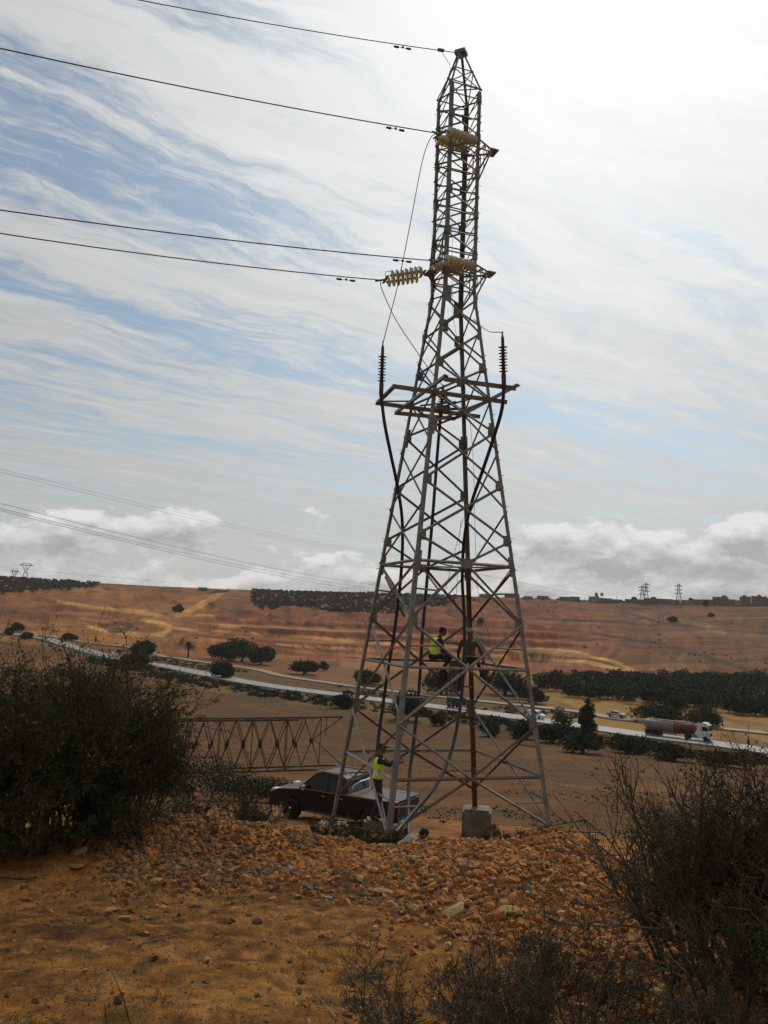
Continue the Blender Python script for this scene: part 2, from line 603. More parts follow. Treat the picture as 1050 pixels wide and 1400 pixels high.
def ground_colour(x, y, z):
    r = np.hypot(x, y); a = np.arctan2(x, y)
    C = np.zeros((len(x), 3))

    def put(mask, col):
        nonlocal C
        mk = np.clip(mask, 0, 1)[:, None]
        C = C * (1 - mk) + np.asarray(col)[None, :] * mk
    ochre, pale, rust = np.array([.205, .112, .040]), np.array([.34, .215, .105]), np.array([.26, .105, .045])
    C[:] = ochre
    n1 = fbm(x * .7, y * .7, 101, 4); n2 = fbm(x * 3.2, y * 3.2, 111, 4); n3 = fbm(x * 14, y * 14, 117, 3)
    put(sst(n1 + .5 * n2, .05, .5) * .6, rust)
    put(sst(n1 * .6 + n2, .1, .55) * .55, [.10, .075, .035])
    put(sst(n2 + n3 * .8, .3, .75) * .5, pale)
    put(sst(-n2 + n3, .35, .8) * .5, [.07, .05, .025])
    # rubble bank soil
    bank = np.exp(-((r - 10.6) / 2.0) ** 4)
    put(bank * .8, np.array([.25, .12, .05]))
    put(sst(fbm(x * 1.6, y * 1.6, 131, 3), .1, .5) * bank * .6, [.36, .19, .09])
    # bare worked earth round the tower
    k = sst(r, 13, 16) * (1 - sst(r, 30, 36))
    put(k, [.245, .125, .055])
    put(k * sst(n1 + .3 * n2, .0, .45) * .6, [.35, .21, .10])
    put(k * sst(-n1 + .6 * n2, .15, .5) * .6, [.11, .065, .03])
    # ploughed field
    k = sst(r, 31, 37)
    put(k, [.125, .072, .034])
    pl = np.sin((x * .35 + y * .94) * 2 * pi / 2.4 + 2 * fbm(x * .05, y * .05, 141, 2)) * (1 - sst(r, 90, 170))
    put(k * sst(pl + 1.2 * fbm(x * .2, y * .2, 143, 3), .0, 1.0) * .75, [.085, .045, .022])
    rowd = x * .78 + y * .62
    put(k * sst(np.sin(rowd * 2 * pi / 7 + 3 * fbm(x * .03, y * .03, 147, 2)) + 1.4 * fbm(x * .06, y * .06, 149, 4), .3, 1.2) * .45, [.085, .052, .026])
    put(k * sst(fbm(rowd * .03, (y * .78 - x * .62) * .12, 145, 4), .05, .5) * .55, [.19, .105, .048])
    put(k * (1 - sst(np.abs(rowd % 46 - 8), .5, .9)) * .5, [.21, .13, .065])
    # grassy shoulder on the left
    gs = sst(-a, .21, .30) * sst(r, 14, 22) * (1 - sst(r, 190, 230))
    put(gs, [.15, .11, .045])
    put(gs * sst(fbm(x * .12, y * .12, 151, 4), -.05, .4), [.26, .17, .06])
    put(gs * sst(fbm(x * .3, y * .3, 153, 4), .05, .4) * .8, [.06, .055, .025])
    # everything from here is shaped along the road and the far hill
    P = np.stack([x, y, z], 1)
    dep = P @ CF
    ok = dep > 20
    dd = np.where(ok, dep, 1)
    U_ = 525 + FPX * (P @ CX) / dd; W_ = 700 - FPX * (P @ CU) / dd
    W_ = np.where(ok, W_, 5000); U_ = np.where(ok, U_, 5000)
    nx = fbm(x * .02, y * .02, 161, 4); ny = fbm(x * .06, y * .06, 163, 4); nz = fbm(x * .15, y * .15, 169, 3)
    # verge either side of the road
    rd_ = np.full(len(x), 1e3)
    sel = np.where((r > 90) & (r < 800) & (np.abs(a) < 1.0))[0]
    q_ = ROADLINE
    rd_[sel] = seg_dist(x[sel], y[sel], q_)
    behind = np.interp(a, *ROAD_POLAR)
    vg = np.clip(1 - sst(rd_ + 8 * ny, 28, 36) + (r > behind), 0, 1)
    put(vg, [.105, .078, .038])
    put(vg * sst(ny, .0, .4) * .8, [.20, .135, .06])
    put(vg * sst(nz, .15, .5) * .8, [.055, .042, .022])
    # plain behind the road
    far = sst(r, 250, 300)
    put(far, [.165, .085, .042])
    put(far * sst(nx, .0, .5) * .6, [.25, .14, .06])
    # straw coloured strip on the right
    k = sst(U_, 720, 760) * sst(W_, 930, 940) * (1 - sst(r, 260, 330)) * sst(r, 182, 200)
    put(k, [.33, .23, .11])
    put(k * sst(ny + .5 * nz, .0, .4) * .7, [.12, .085, .04])
    put(k * sst(nz, .2, .5) * .7, [.44, .34, .2])
    # hill
    t = np.clip((r - 430) / 570, 0, 1)
    hl = sst(r, 400, 440)
    put(hl, [.235, .088, .034])
    put(hl * sst(nx + .4 * ny, -.05, .45) * .7, [.31, .125, .045])
    left = hl * (1 - sst(U_, 300, 420))
    put(left * .6, [.28, .135, .052])
    put(left * sst(fbm(x * .02, y * .008, 171, 4), .0, .35) * .6, [.37, .20, .08])
    put(left * sst(-fbm(x * .025, y * .01, 173, 4), .1, .4) * .7, [.13, .07, .038])
    # fields on the right of the hill: duller, browner
    right = hl * sst(U_ + nx * 120, 690, 900)
    put(right, [.165, .076, .038])
    put(right * sst(fbm(x * .004 + 2, y * .012, 181, 4), .0, .3) * .8, [.215, .105, .055])
    put(right * sst(fbm(x * .01, y * .035, 183, 4), .12, .4) * .6, [.25, .15, .085])
    put(right * sst(-fbm(x * .01, y * .03, 187, 4), .12, .45) * .6, [.085, .055, .033])
    # cream and red benches of the quarry
    q = hl * sst(U_ + 60 * nx, 200, 290) * (1 - sst(U_ - 40 * nx, 790, 850)) * sst(W_ - 8 * nx, 842, 850)
    band = np.sin(z * 1.15 + 3.0 * fbm(x * .006, y * .006, 191, 3) + .5 * ny)
    put(q, [.25, .085, .040])
    put(q * sst(band + .6 * ny, .25, .8) * .6, [.36, .20, .10])
    put(q * sst(-band + .5 * nz, .55, .95) * .8, [.14, .048, .028])
    # strokes: pale tracks and dark ditches (points of the hill side, half width, colour, strength)
    pale2, dark2, redd = [.52, .33, .17], [.060, .038, .022], [.20, .058, .025]
    wob = 5 * fbm(x * .02, y * .02, 199, 3)

    def stroke(pts, wd, col, k=1.0, soft=1.6):
        d_ = seg_dist(U_, W_ + wob * .5, pts)
        put((1 - sst(d_, wd * .5, wd * .5 + soft)) * min(1, k * 1.15) * sst(r, 170, 200), col)
    stroke([(243, 842), (262, 834), (284, 822), (300, 812), (306, 806)], 6, [.52, .30, .15], 1)
    stroke([(80, 822), (130, 832), (180, 836), (225, 842), (290, 842)], 3, pale2, .8)
    stroke([(195, 848), (222, 854), (235, 860), (222, 868), (190, 868), (120, 858)], 4, pale2, .85)
    stroke([(235, 860), (320, 865), (430, 872), (560, 880)], 2.2, pale2, .8)
    stroke([(190, 866), (260, 882), (330, 884), (450, 893), (600, 905), (720, 910)], 2.6, [.36, .19, .1], .8)
    stroke([(300, 855), (420, 862), (600, 872), (780, 890), (850, 908)], 2.4, pale2, .8)
    stroke([(380, 880), (560, 890), (700, 898), (800, 905), (860, 918)], 3.0, [.56, .38, .22], .9)
    stroke([(720, 885), (780, 890), (830, 903), (870, 918)], 2.0, pale2, .8)
    stroke([(640, 884), (720, 892), (800, 896)], 5, [.38, .25, .15], .6)
    stroke([(260, 870), (400, 878), (560, 886), (700, 892)], 2.6, redd, .85)
    stroke([(330, 858), (480, 866), (640, 878), (760, 884)], 3, [.16, .05, .028], .8)
    stroke([(140, 856), (165, 852), (180, 856), (172, 862), (150, 862)], 5, [.10, .055, .036], .8)
    stroke([(0, 838), (60, 842)], 5, [.11, .07, .04], .6, 4)
    stroke([(770, 848), (830, 850), (868, 853)], 2.2, dark2, .8)
    stroke([(810, 866), (860, 874), (910, 880)], 2.0, dark2, .7)
    stroke([(860, 838), (930, 848), (1000, 862), (1050, 868)], 3, [.26, .17, .11], .5, 4)
    stroke([(968, 858), (990, 864)], 4, [.40, .28, .18], .8, 4)
    stroke([(900, 880), (960, 896), (1010, 912), (1050, 925)], 2, dark2, .6, 3)
    stroke([(850, 835), (905, 852), (960, 858), (1050, 866)], 1.6, dark2, .5)
    stroke([(0, 878), (80, 892), (200, 902), (330, 922), (470, 946), (560, 958)], 3, [.11, .085, .045], .8, 4)
    # dirt flats on the far side of the second carriageway
    stroke([(470, 906), (560, 912), (700, 925), (740, 930)], 5, [.33, .21, .12], .7, 6)
    stroke([(440, 925), (520, 936), (620, 945)], 4, [.28, .17, .08], .5, 5)
    # broad mottling, with streaks down the hill coloured as gullies, coarser with distance
    mot = (fbm(x * .045, y * .07, 211, 5, .62) * .55 + fbm(a * 130 + fbm(x * .01, y * .01, 219, 2) * 2, r * .012, 221, 3) * .55) * hl + fbm(x * .5, y * .5, 213, 4) * .8 * (1 - sst(r, 20, 40)) + fbm(x * .25, y * .3, 215, 3) * .35 * hl
    mot = mot + fbm(x * 9, y * 9, 217, 3) * 1.2 * (1 - sst(r, 8, 16))
    kd = np.interp(r, [0, 8, 14, 30, 150, 300, 430, 1000], [.66, .80, 1.02, .82, .72, .74, .72, .64])
    C = C * np.clip(1 + mot, .35, 1.7)[:, None] * kd[:, None]
    C = C * np.array([1.20, .95, .55])
    return np.clip(C, 0.008, .8)


nv = len(me.vertices)
co = np.empty(nv * 3, dtype=np.float32); me.vertices.foreach_get('co', co); co = co.reshape(-1, 3).astype(float)
gc = ground_colour(co[:, 0], co[:, 1], co[:, 2])
att = me.color_attributes.new('soil', 'FLOAT_COLOR', 'POINT')
att.data.foreach_set('color', np.concatenate([gc, np.ones((nv, 1))], 1).astype(np.float32).ravel())
gm = bpy.data.materials.new('bare_soil'); gm.use_nodes = True
n = NT(gm.node_tree); b = gm.node_tree.nodes['Principled BSDF']
b.inputs['Roughness'].default_value = 0.95
b.inputs['Specular IOR Level'].default_value = 0.15
vc = n.n('ShaderNodeVertexColor', layer_name='soil')
tcg = n.n('ShaderNodeTexCoord')
g1 = n.noise(tcg.outputs['Object'], 30, 6, 0.7)
g2 = n.noise(tcg.outputs['Object'], 0.35, 6, 0.7)
k = n.m('ADD', n.m('MULTIPLY', n.m('SUBTRACT', g1, .5), 1.6), n.m('MULTIPLY', n.m('SUBTRACT', g2, .5), 1.1))
sc_ = n.n('ShaderNodeVectorMath', operation='SCALE')
n.link(vc.outputs[0], sc_.inputs[0]); n.link(n.m('MAXIMUM', n.m('ADD', k, 1.0), 0.25), sc_.inputs['Scale'])
n.link(sc_.outputs[0], b.inputs['Base Color'])
bp = n.n('ShaderNodeBump'); bp.inputs['Strength'].default_value = 0.7; bp.inputs['Distance'].default_value = 0.03
n.link(n.noise(tcg.outputs['Object'], 28, 6, 0.75), bp.inputs['Height'])
n.link(bp.outputs[0], b.inputs['Normal'])
tag(link('ground', me, None, [gm]), 'bare ochre soil running down to a ploughed field and up a quarried red hillside', kind='structure')


# ------------------------------------------------------------------ roads
def road(name, pts_px, width, material, label, lift=0.12, zfix=None):
    P = [ground_hit(*p)[:2] for p in pts_px]
    # carry on past both ends
    P = [np.array(P[0]) + (np.array(P[0]) - P[1]) * 1.2] + [np.array(p) for p in P] + [np.array(P[-1]) + (np.array(P[-1]) - P[-2]) * 3.0]
    C3 = np.array(bezier_pts([(*p, 0) for p in P], 14))[:, :2]
    T = np.gradient(C3, axis=0); T /= np.linalg.norm(T, axis=1)[:, None]
    Nn = np.stack([-T[:, 1], T[:, 0]], 1)
    off = np.array([-.5, -.47, 0, .47, .5]) * width
    V = []
    for i in range(len(C3)):
        z0 = float(h(C3[i:i + 1, 0], C3[i:i + 1, 1])[0]) + lift + 0.25
        for j, o_ in enumerate(off):
            V.append((*(C3[i] + Nn[i] * o_), z0 if 0 < j < 4 else z0 - 1.2))
    k = len(off)
    F_ = [(i * k + j, i * k + j + 1, (i + 1) * k + j + 1, (i + 1) * k + j) for i in range(len(C3) - 1) for j in range(k - 1)]
    me = np_mesh(name, V, F_)
    o = tag(link(name, me, None, [material]), label, kind='structure')
    return o, C3, Nn, V


M['asphalt'] = mat('worn_pale_asphalt', (0.24, 0.235, 0.22), (0.17, 0.165, 0.155), 0.5, 0.4, 5, spec=0.45)
M['asphalt2'] = mat('dusty_side_road', (0.24, 0.20, 0.15), (0.17, 0.13, 0.09), 0.7, 0.3, 5)
M['paint_white'] = mat('road_paint', (0.7, 0.7, 0.68), rough=0.6)
ROADPX = [(0, 865), (90, 882), (200, 907), (340, 934), (470, 952), (600, 968), (735, 986), (870, 1005), (980, 1019), (1050, 1029)]
ro, RC, RN, RV = road('road', ROADPX, 9.0, M['asphalt'], 'pale two lane road crossing the valley behind the pylon')
road('side_road', [(100, 876), (207, 892), (337, 914), (392, 926), (519, 944), (640, 958), (780, 973), (845, 984), (930, 992), (1050, 1004)], 5, M['asphalt2'],
     'narrow dusty track running along the far side of the road')
# broken centre line of the road
Vm, Fm = [], []
seg = np.cumsum(np.r_[0, np.linalg.norm(np.diff(RC, axis=0), axis=1)])
for s0 in np.arange(40, seg[-1] - 60, 12.0):
    i = len(Vm)
    for s in (s0, s0 + 5):
        cx, cy = np.interp(s, seg, RC[:, 0]), np.interp(s, seg, RC[:, 1])
        nx_, ny_ = np.interp(s, seg, RN[:, 0]), np.interp(s, seg, RN[:, 1])
        zz = np.interp(s, seg, [RV[q * 5 + 2][2] for q in range(len(RC))]) + 0.006
        Vm += [(cx - nx_ * .08, cy - ny_ * .08, zz), (cx + nx_ * .08, cy + ny_ * .08, zz)]
    Fm.append((i, i + 1, i + 3, i + 2))
tag(link('road_marking', np_mesh('road_marking', Vm, Fm), None, [M['paint_white']]), 'broken white centre line painted on the road', kind='structure')


def road_frame(px, py, lane=0.0):
    """point on the road nearest to a photo point, its height and heading"""
    g = ground_hit(px, py)
    i = int(np.argmin(np.hypot(RC[:, 0] - g[0], RC[:, 1] - g[1])))
    T = RC[min(i + 1, len(RC) - 1)] - RC[max(i - 1, 0)]
    # continue between samples
    T = T / np.linalg.norm(T)
    d = (g[:2] - RC[i]) @ T
    p = RC[i] + T * d + RN[i] * lane
    return np.array([p[0], p[1], RV[i * 5 + 2][2]]), atan2(T[1], T[0])


# ------------------------------------------------------------------ the pylon
XC, YC, YAW, LEAN = 1.8278, 23.0, -0.4547, -0.0059
ANG = {'A': pi + YAW, 'B': -pi / 2 + YAW, 'C': pi / 2 + YAW, 'D': YAW}
Z_FOOT, Z_WAIST, Z_COL = -5.05, 9.74, 16.44


def trad(z):
    if z >= Z_WAIST: return 0.736
    return 0.736 + (2.0847 - 0.736) * (Z_WAIST - z) / (Z_WAIST - 1.6545)


def LP(k, z, rad=None):
    r = trad(z) if rad is None else rad
    return np.array([XC + LEAN * z + r * cos(ANG[k]), YC + r * sin(ANG[k]), z])


def AX(z): return np.array([XC + LEAN * z, YC, z])


tower = empty('transmission_tower', (0, 0, 0))
tag(tower, 'tall dark steel lattice pylon standing on four legs behind the rubble bank', 'pylon')
pbase = AX(-5.3)
tower.location = pbase


def bar(p0, p1, w=.06, name='brace', m_='steel', ref=None):
    p0 = np.asarray(p0) - pbase; p1 = np.asarray(p1) - pbase
    mid = (p0 + p1) / 2
    rf = np.array([mid[0], mid[1], 0.0]) if ref is None else np.asarray(ref)
    if np.linalg.norm(rf) < .05: rf = np.array([0.3, -1, 0.2])
    return angle_bar(name, p0, p1, w * (.74 if name == 'leg' else .70), M[m_], tower, rf)


def bars_out(p0, p1, w, k, name='brace', m_='steel', off=0.035):
    """a brace lying k layers proud of the face, so crossing bars do not merge"""
    p0 = np.array(p0, float); p1 = np.array(p1, float)
    mid = (p0 + p1) / 2 - AX(((p0 + p1) / 2)[2]); mid[2] = 0
    L = np.linalg.norm(mid)
    o = mid / L * off * k if L > 1e-6 else 0
    return bar(p0 + o, p1 + o, w, name, m_)


foot_z = {'A': -5.95, 'B': -5.5, 'C': -5.62, 'D': -5.45}
for k in 'ABCD':
    zs = [foot_z[k], -2.55, 1.6545, 5.52, Z_WAIST]
    ws = [.165, .155, .145, .13]
    for (z0, z1, w_) in zip(zs, zs[1:], ws):
        mt_ = 'steel'
        if k == 'C' and z1 < 2: mt_ = 'rust_steel'
        bar(LP(k, z0), LP(k, z1 + .02), w_, 'leg', mt_)
    bar(LP(k, Z_WAIST), LP(k, Z_COL if k in 'BC' else Z_COL - .1), .155, 'leg')
    # splice plates where the leg sections join
    for z in (-2.55, 1.6545, 5.52):
        p = LP(k, z) - pbase
        d = (LP(k, z + .35) - LP(k, z - .35)); d /= np.linalg.norm(d)
        angle_bar('splice_plate', p - d * .28 + d * 0, p + d * .28, .16, M['steel'], tower, np.array([p[0], p[1], 0]) , .03)
    # stubs cast into concrete blocks
    gz = {'A': -6.3, 'B': -5.6, 'C': -6.5, 'D': -5.9}[k]
    p = LP(k, foot_z[k]) - pbase
    fb = box('footing', (p[0] + (.05), p[1], (foot_z[k] - pbase[2] - .02 + gz - .6 - pbase[2]) / 2 + 0), (.9, .9, abs(foot_z[k] - .02 - (gz - .6))), M['concrete'], tower, rz=YAW + .3, bevel=.07)

FACES = (('B', 'D', 1), ('A', 'C', 1), ('A', 'B', 0), ('C', 'D', 0))
HH = 1.6545
SM = 'steel'


def lerp(a, b, t): return np.asarray(a) * (1 - t) + np.asarray(b) * t


def xpan(f, g, z0, z1, w_, m1=SM, m2=SM):
    bars_out(LP(f, z0), LP(g, z1), w_, 1, m_=m1)
    bars_out(LP(g, z0), LP(f, z1), w_, -1, m_=m2)


def plate(p, sx, sz, k=1, face=None, name='gusset_plate'):
    """small steel plate lying in the plane of a face"""
    f, g = face
    d = LP(g, 0) - LP(f, 0); rz = atan2(d[1], d[0])
    nrm = np.array([-sin(rz), cos(rz), 0])
    c = LP(f, 0) + LP(g, 0); out_ = (c / 2 - AX(0)); 
    if nrm @ out_ < 0: nrm = -nrm
    q = np.asarray(p) - pbase + nrm * .02 * k
    return box(name, q, (sx, .012, sz), M['steel'], tower, rz=rz, bevel=0)


# wide faces
for (f, g) in (('B', 'D'), ('A', 'C')):
    front = f == 'B'
    lo = 'rust_steel' if not front else 'steel'
    for (z0, z1, w_) in ((2.36, 3.93, .08), (3.93, 5.52, .075), (5.52, 6.5, .07), (6.5, 7.44, .07), (7.44, 8.55, .07), (8.55, 9.6, .065)):
        xpan(f, g, z0, z1, w_)
    # girdle and its inverted-V bracing
    mid = (LP(f, HH) + LP(g, HH)) / 2
    bar(LP(f, HH), LP(g, HH), .09, 'cross_beam')
    bars_out(mid, LP(f, 2.36), .075, 1); bars_out(mid, LP(g, 2.36), .075, 1)
    bars_out(mid, LP(f, .08), .085, 1); bars_out(mid, LP(g, .08), .085, 1)
    plate(mid, .34, .24, 2, (f, g))
    # redundant members inside the inverted V
    for e in (f, g):
        mm = lerp(mid, LP(e, .08), .5)
        bars_out(mm, LP(e, .9), .05, -1)
        bars_out(mm, LP(e, HH), .05, -1)
    # X below, then feet
    xpan(f, g, -2.55, .08, .085, 'steel_light' if front else 'steel', 'steel')
    bar(LP(f, -3.87), LP(g, -3.87), .085, 'cross_beam', 'rust_steel' if front else 'steel_light')
    mf = (LP(f, -3.87) + LP(g, -3.87)) / 2
    bars_out(mf, LP(f, -2.55), .07, 1, m_='steel_light' if front else 'rust_steel'); bars_out(mf, LP(g, -2.55), .07, 1, m_='rust_steel')
    bars_out(mf, LP(f, -5.1), .075, 1, m_='rust_steel'); bars_out(mf, LP(g, -5.1), .075, 1, m_='steel_light' if front else 'rust_steel')
    for e in (f, g):
        bars_out(lerp(mf, LP(e, -5.1), .5), LP(e, -4.5), .05, -1, m_='steel_light')
        bars_out(lerp(LP(e, .08), lerp(LP(f, -1.235), LP(g, -1.235), .5), .5), LP(e, -.6), .05, -2)
        bars_out(lerp(LP(e, -2.55), lerp(LP(f, -1.235), LP(g, -1.235), .5), .5), LP(e, -1.9), .05, -2)
    # working level
    bar(LP(f, -1.14), LP(g, -1.14), .075, 'cross_beam', 'steel_light' if not front else 'steel')
    for z in (-2.55, .08, 2.36, 3.93, 5.52, 7.44):
        for e, o_ in ((f, g), (g, f)):
            dd_ = LP(o_, z) - LP(e, z); dd_ /= np.linalg.norm(dd_)
            plate(LP(e, z) + dd_ * .13, .2, .30, -1, (f, g))
# narrow faces
for (f, g) in (('A', 'B'), ('C', 'D')):
    r_ = 'rust_steel' if f == 'C' else 'steel'
    for (z0, z1, w_) in ((HH + .05, 3.21, .08), (3.3, 4.95, .075), (5.02, 6.5, .07), (6.55, 7.7, .07), (7.75, 8.75, .065), (8.8, 9.6, .065)):
        xpan(f, g, z0, z1, w_)
    bar(LP(f, HH), LP(g, HH), .09, 'cross_beam')
    xpan(f, g, .08, HH - .06, .1, r_, 'steel')
    xpan(f, g, -2.5, .02, .085, r_, 'steel_light')
    bar(LP(f, -3.87), LP(g, -3.87), .08, 'cross_beam', 'steel_light')
    bars_out(LP(f, -2.6), LP(g, -5.1), .08, 1, m_='steel_light'); bars_out(LP(g, -2.6), LP(f, -5.1), .08, -1, m_=r_)
    c0 = lerp(LP(f, -3.85), LP(g, -3.85), .5)
    for e in (f, g):
        bars_out(lerp(c0, LP(e, -5.1), .45), LP(e, -4.4), .05, -2, m_='steel_light')
        bars_out(lerp(c0, LP(e, -2.6), .5), LP(e, -3.1), .05, -2, m_='steel_light')
    bar(LP(f, -1.14), LP(g, -1.14), .075, 'cross_beam')
    bars_out(lerp(LP(f, -1.14), LP(g, -1.14), .5), LP(f, -.2), .05, -2, m_='steel_light')
# plan bracing at the girdle
bar(LP('A', HH - .02), LP('D', HH - .02), .05, 'brace'); bar(LP('B', HH + .06), LP('C', HH + .06), .05, 'brace')

# the column: zigzag bracing with struts, nine panels
cz = [9.74, 10.35, 10.98, 11.62, 12.28, 12.95, 13.6, 14.2, 14.8, 15.4, 16.1]
for i, (z0, z1) in enumerate(zip(cz, cz[1:])):
    for (f, g) in (('B', 'D'), ('A', 'C')):
        a_, b_ = (f, g) if i % 2 else (g, f)
        bars_out(LP(a_, z0 + .06), LP(b_, z1 - .06), .06, 1)
        if i in (0, 1, 4, 7): bars_out(LP(b_, z0 + .06), LP(a_, z1 - .06), .05, -1)
        bar(LP(f, z1), LP(g, z1), .05, 'cross_beam')
        e = b_
        sgn = LP(a_, z1) - LP(b_, z1); sgn /= np.linalg.norm(sgn)
        plate(LP(e, z1) + sgn * .08, .17, .24, 1, (f, g))
    for (f, g) in (('A', 'B'), ('C', 'D')):
        bars_out(LP(f, z0 + .05), LP(g, z1 - .05), .045, 1); bars_out(LP(g, z0 + .05), LP(f, z1 - .05), .045, -1)
        bar(LP(f, z1), LP(g, z1), .045, 'cross_beam')
for k in 'BC':
    p = LP(k, 9.74)
    for fc in ((('B', 'D') if k == 'B' else ('A', 'C')),):
        sg = LP(fc[1], 9) - LP(fc[0], 9); sg /= np.linalg.norm(sg)
        plate(p + (sg if k == 'B' else -sg) * .12 + np.array([0, 0, -.1]), .24, .50, 1, fc)
        plate(p + (sg if k == 'B' else -sg) * .10 + np.array([0, 0, -1.1]), .16, .36, 1, fc)
for k in 'AD':
    plate(LP(k, 9.5) + (LP('B', 9.5) - LP(k, 9.5)) * .06, .14, .45, 1, ('A', 'B') if k == 'A' else ('B', 'D'))
    plate(LP(k, 8.5) + (LP('B', 8.5) - LP(k, 8.5)) * .06, .12, .38, 1, ('A', 'B') if k == 'A' else ('B', 'D'))
# pointed head
apex = np.array([XC + LEAN * 17.9, YC, 17.88])
for k in 'ABCD':
    pk = LP(k, Z_COL if k != 'A' else Z_COL - .1)
    top = apex + (LP(k, 17) - AX(17)) * .16
    bar(pk, top, .085, 'head_leg')
ring = {k: lerp(LP(k, Z_COL), apex + (LP(k, 17) - AX(17)) * .16, .48) for k in 'ABCD'}
for (f, g, _) in FACES:
    bar(LP(f, Z_COL), LP(g, Z_COL), .05, 'cross_beam')
    bar(ring[f], ring[g], .045, 'cross_beam')
    bars_out(LP(f, Z_COL), ring[g], .045, 1); bars_out(LP(g, Z_COL), ring[f], .045, -1)
    bars_out(LP(f, 16.1), LP(g, Z_COL), .04, 1)
box('cap_plate', apex - pbase + np.array([0.02, 0, 0]), (.34, .30, .12), M['steel'], tower, rz=YAW)
box('gusset_plate', apex - pbase + np.array([-.03, -.12, -.16]), (.2, .02, .26), M['steel'], tower, rz=.3)

# short cross arms on the column
R_AZ = YAW + pi / 4          # outward direction of the C-D face
rd = np.array([cos(R_AZ), sin(R_AZ), 0]); ld = -rd
ntv = np.array([-sin(R_AZ), cos(R_AZ), 0])


def crossarm(z, zl, out_, dirv, f, g, tipw=.16, up=.0):
    c = (LP(f, z) + LP(g, z)) / 2
    tip = c + dirv * out_; tip[2] = z + up
    for e in (f, g):
        sgn = np.sign((LP(e, z) - c) @ ntv)
        te = tip + ntv * sgn * tipw
        bar(LP(e, z), te, .075, 'crossarm_chord')
        bar(LP(e, zl), te, .075, 'crossarm_chord')
        for t in (.35, .68):
            bar(lerp(LP(e, z), te, t), lerp(LP(e, zl), te, t), .04, 'crossarm_brace')
        bar(lerp(LP(e, z), te, .35), lerp(LP(e, zl), te, .68), .04, 'crossarm_brace')
    for t in (.45, 1.0):
        bar(lerp(LP(f, z), tip + ntv * np.sign((LP(f, z) - c) @ ntv) * tipw, t), lerp(LP(g, z), tip + ntv * np.sign((LP(g, z) - c) @ ntv) * tipw, t), .05, 'crossarm_brace')
    bar(LP(f, z), lerp(LP(g, z), tip, .6), .04, 'crossarm_brace')
    q = tip - pbase + dirv * .06
    box('tip_plate', q, (.26, .40, .05), M['steel'], tower, rz=R_AZ)
    return tip + dirv * .12


tipR1 = crossarm(14.78, 13.4, .62, rd, 'C', 'D', up=.02)
tipR2 = crossarm(10.73, 9.66, .62, rd, 'C', 'D', up=.02)
tipL = crossarm(10.40, 11.95, .18, ld, 'A', 'B', tipw=.3)

# platform of channel beams that carries the cable ends
ZP = 6.50
PL = {'P2': (.09, 21.36), 'P2b': (3.42, 22.41), 'P1': (-.38, 23.15), 'P1b': (2.86, 24.17),
      'Q1': (1.44, 20.55), 'Q2': (3.45, 21.09), 'Q3': (2.13, 24.94), 'Q4': (.20, 24.57)}
g3 = lambda k, dz=0.0: np.array([*PL[k], ZP + dz])
for (a_, b_, dz_) in (('P2', 'P2b', 0), ('P1', 'P1b', 0), ('P2', 'P1', 0), ('Q1', 'Q2', .02), ('Q1', 'Q4', .1), ('Q4', 'Q3', .1), ('Q2', 'Q3', .1)):
    p0, p1 = g3(a_, dz_), g3(b_, dz_)
    angle_bar('platform_beam', p0 - pbase, p1 - pbase, .13, M['steel'], tower, np.array([0.05, -1, .5]), .016)
# extra stays under the platform and the tilted brackets
bar(g3('P1', -.02), lerp(LP('A', 6.5), LP('A', 7), .3), .05, 'brace')
for (a_, b_) in (((.95, 23.6), (2.0, 23.0)), ((1.6, 22.2), (1.9, 24.3)), ((2.6, 22.3), (1.7, 23.5))):
    bar(np.array([*a_, ZP + .03]), np.array([*b_, ZP + .03]), .06, 'brace')
bar(np.array([1.25, 23.9, 6.5]), np.array([2.4, 23.6, 6.5]), .09, 'platform_beam')
box('bracket', np.array([1.6, 23.6, 6.46]) - pbase, (.42, .40, .14), M['steel'], tower, rz=.3)
# climbing bolts on two legs
nb = 0
for k in 'AD':
    for z in np.arange(-3.4, 16.0, .45):
        p = LP(k, z) - pbase
        dv = np.array([p[0], p[1], 0]); dv /= np.linalg.norm(dv)
        sd_ = np.array([-dv[1], dv[0], 0]) * (1 if nb % 2 else -1)
        tube('step_bolt', [p, p + (dv * .7 + sd_ * .7) * .085], .009, M['steel'], tower, 4)
        nb += 1

# ------------------------------------------------------------------ insulators and wires
def disc_mesh():
    prof = [(-.075, .018), (-.06, .032), (-.035, .038), (-.02, .045), (-.012, .085), (0.0, .156), (.016, .162), (.03, .150), (.02, .12), (.036, .115), (.014, .07), (.03, .06), (.035, .02), (.072, .014)]
    bm = bmesh.new(); sides = 16; rings = []
    for (s, r) in prof:
        rings.append([bm.verts.new((s, cos(2 * pi * k / sides) * r, sin(2 * pi * k / sides) * r)) for k in range(sides)])
    for i, (a, b_) in enumerate(zip(rings, rings[1:])):
        for k in range(sides):
            f = bm.faces.new((a[k], a[(k + 1) % sides], b_[(k + 1) % sides], b_[k]))
            f.material_index = 1 if i < 2 or i >= 12 else 0
    bm.faces.new(rings[0]).material_index = 1; bm.faces.new(rings[-1]).material_index = 1
    me = bm_mesh('insulator_disc', bm, True)
    me.materials.append(M['glass_disc']); me.materials.append(M['steel'])
    return me


DISC = disc_mesh()


def align_x(d):
    return Vector(d).to_track_quat('X', 'Z').to_euler()


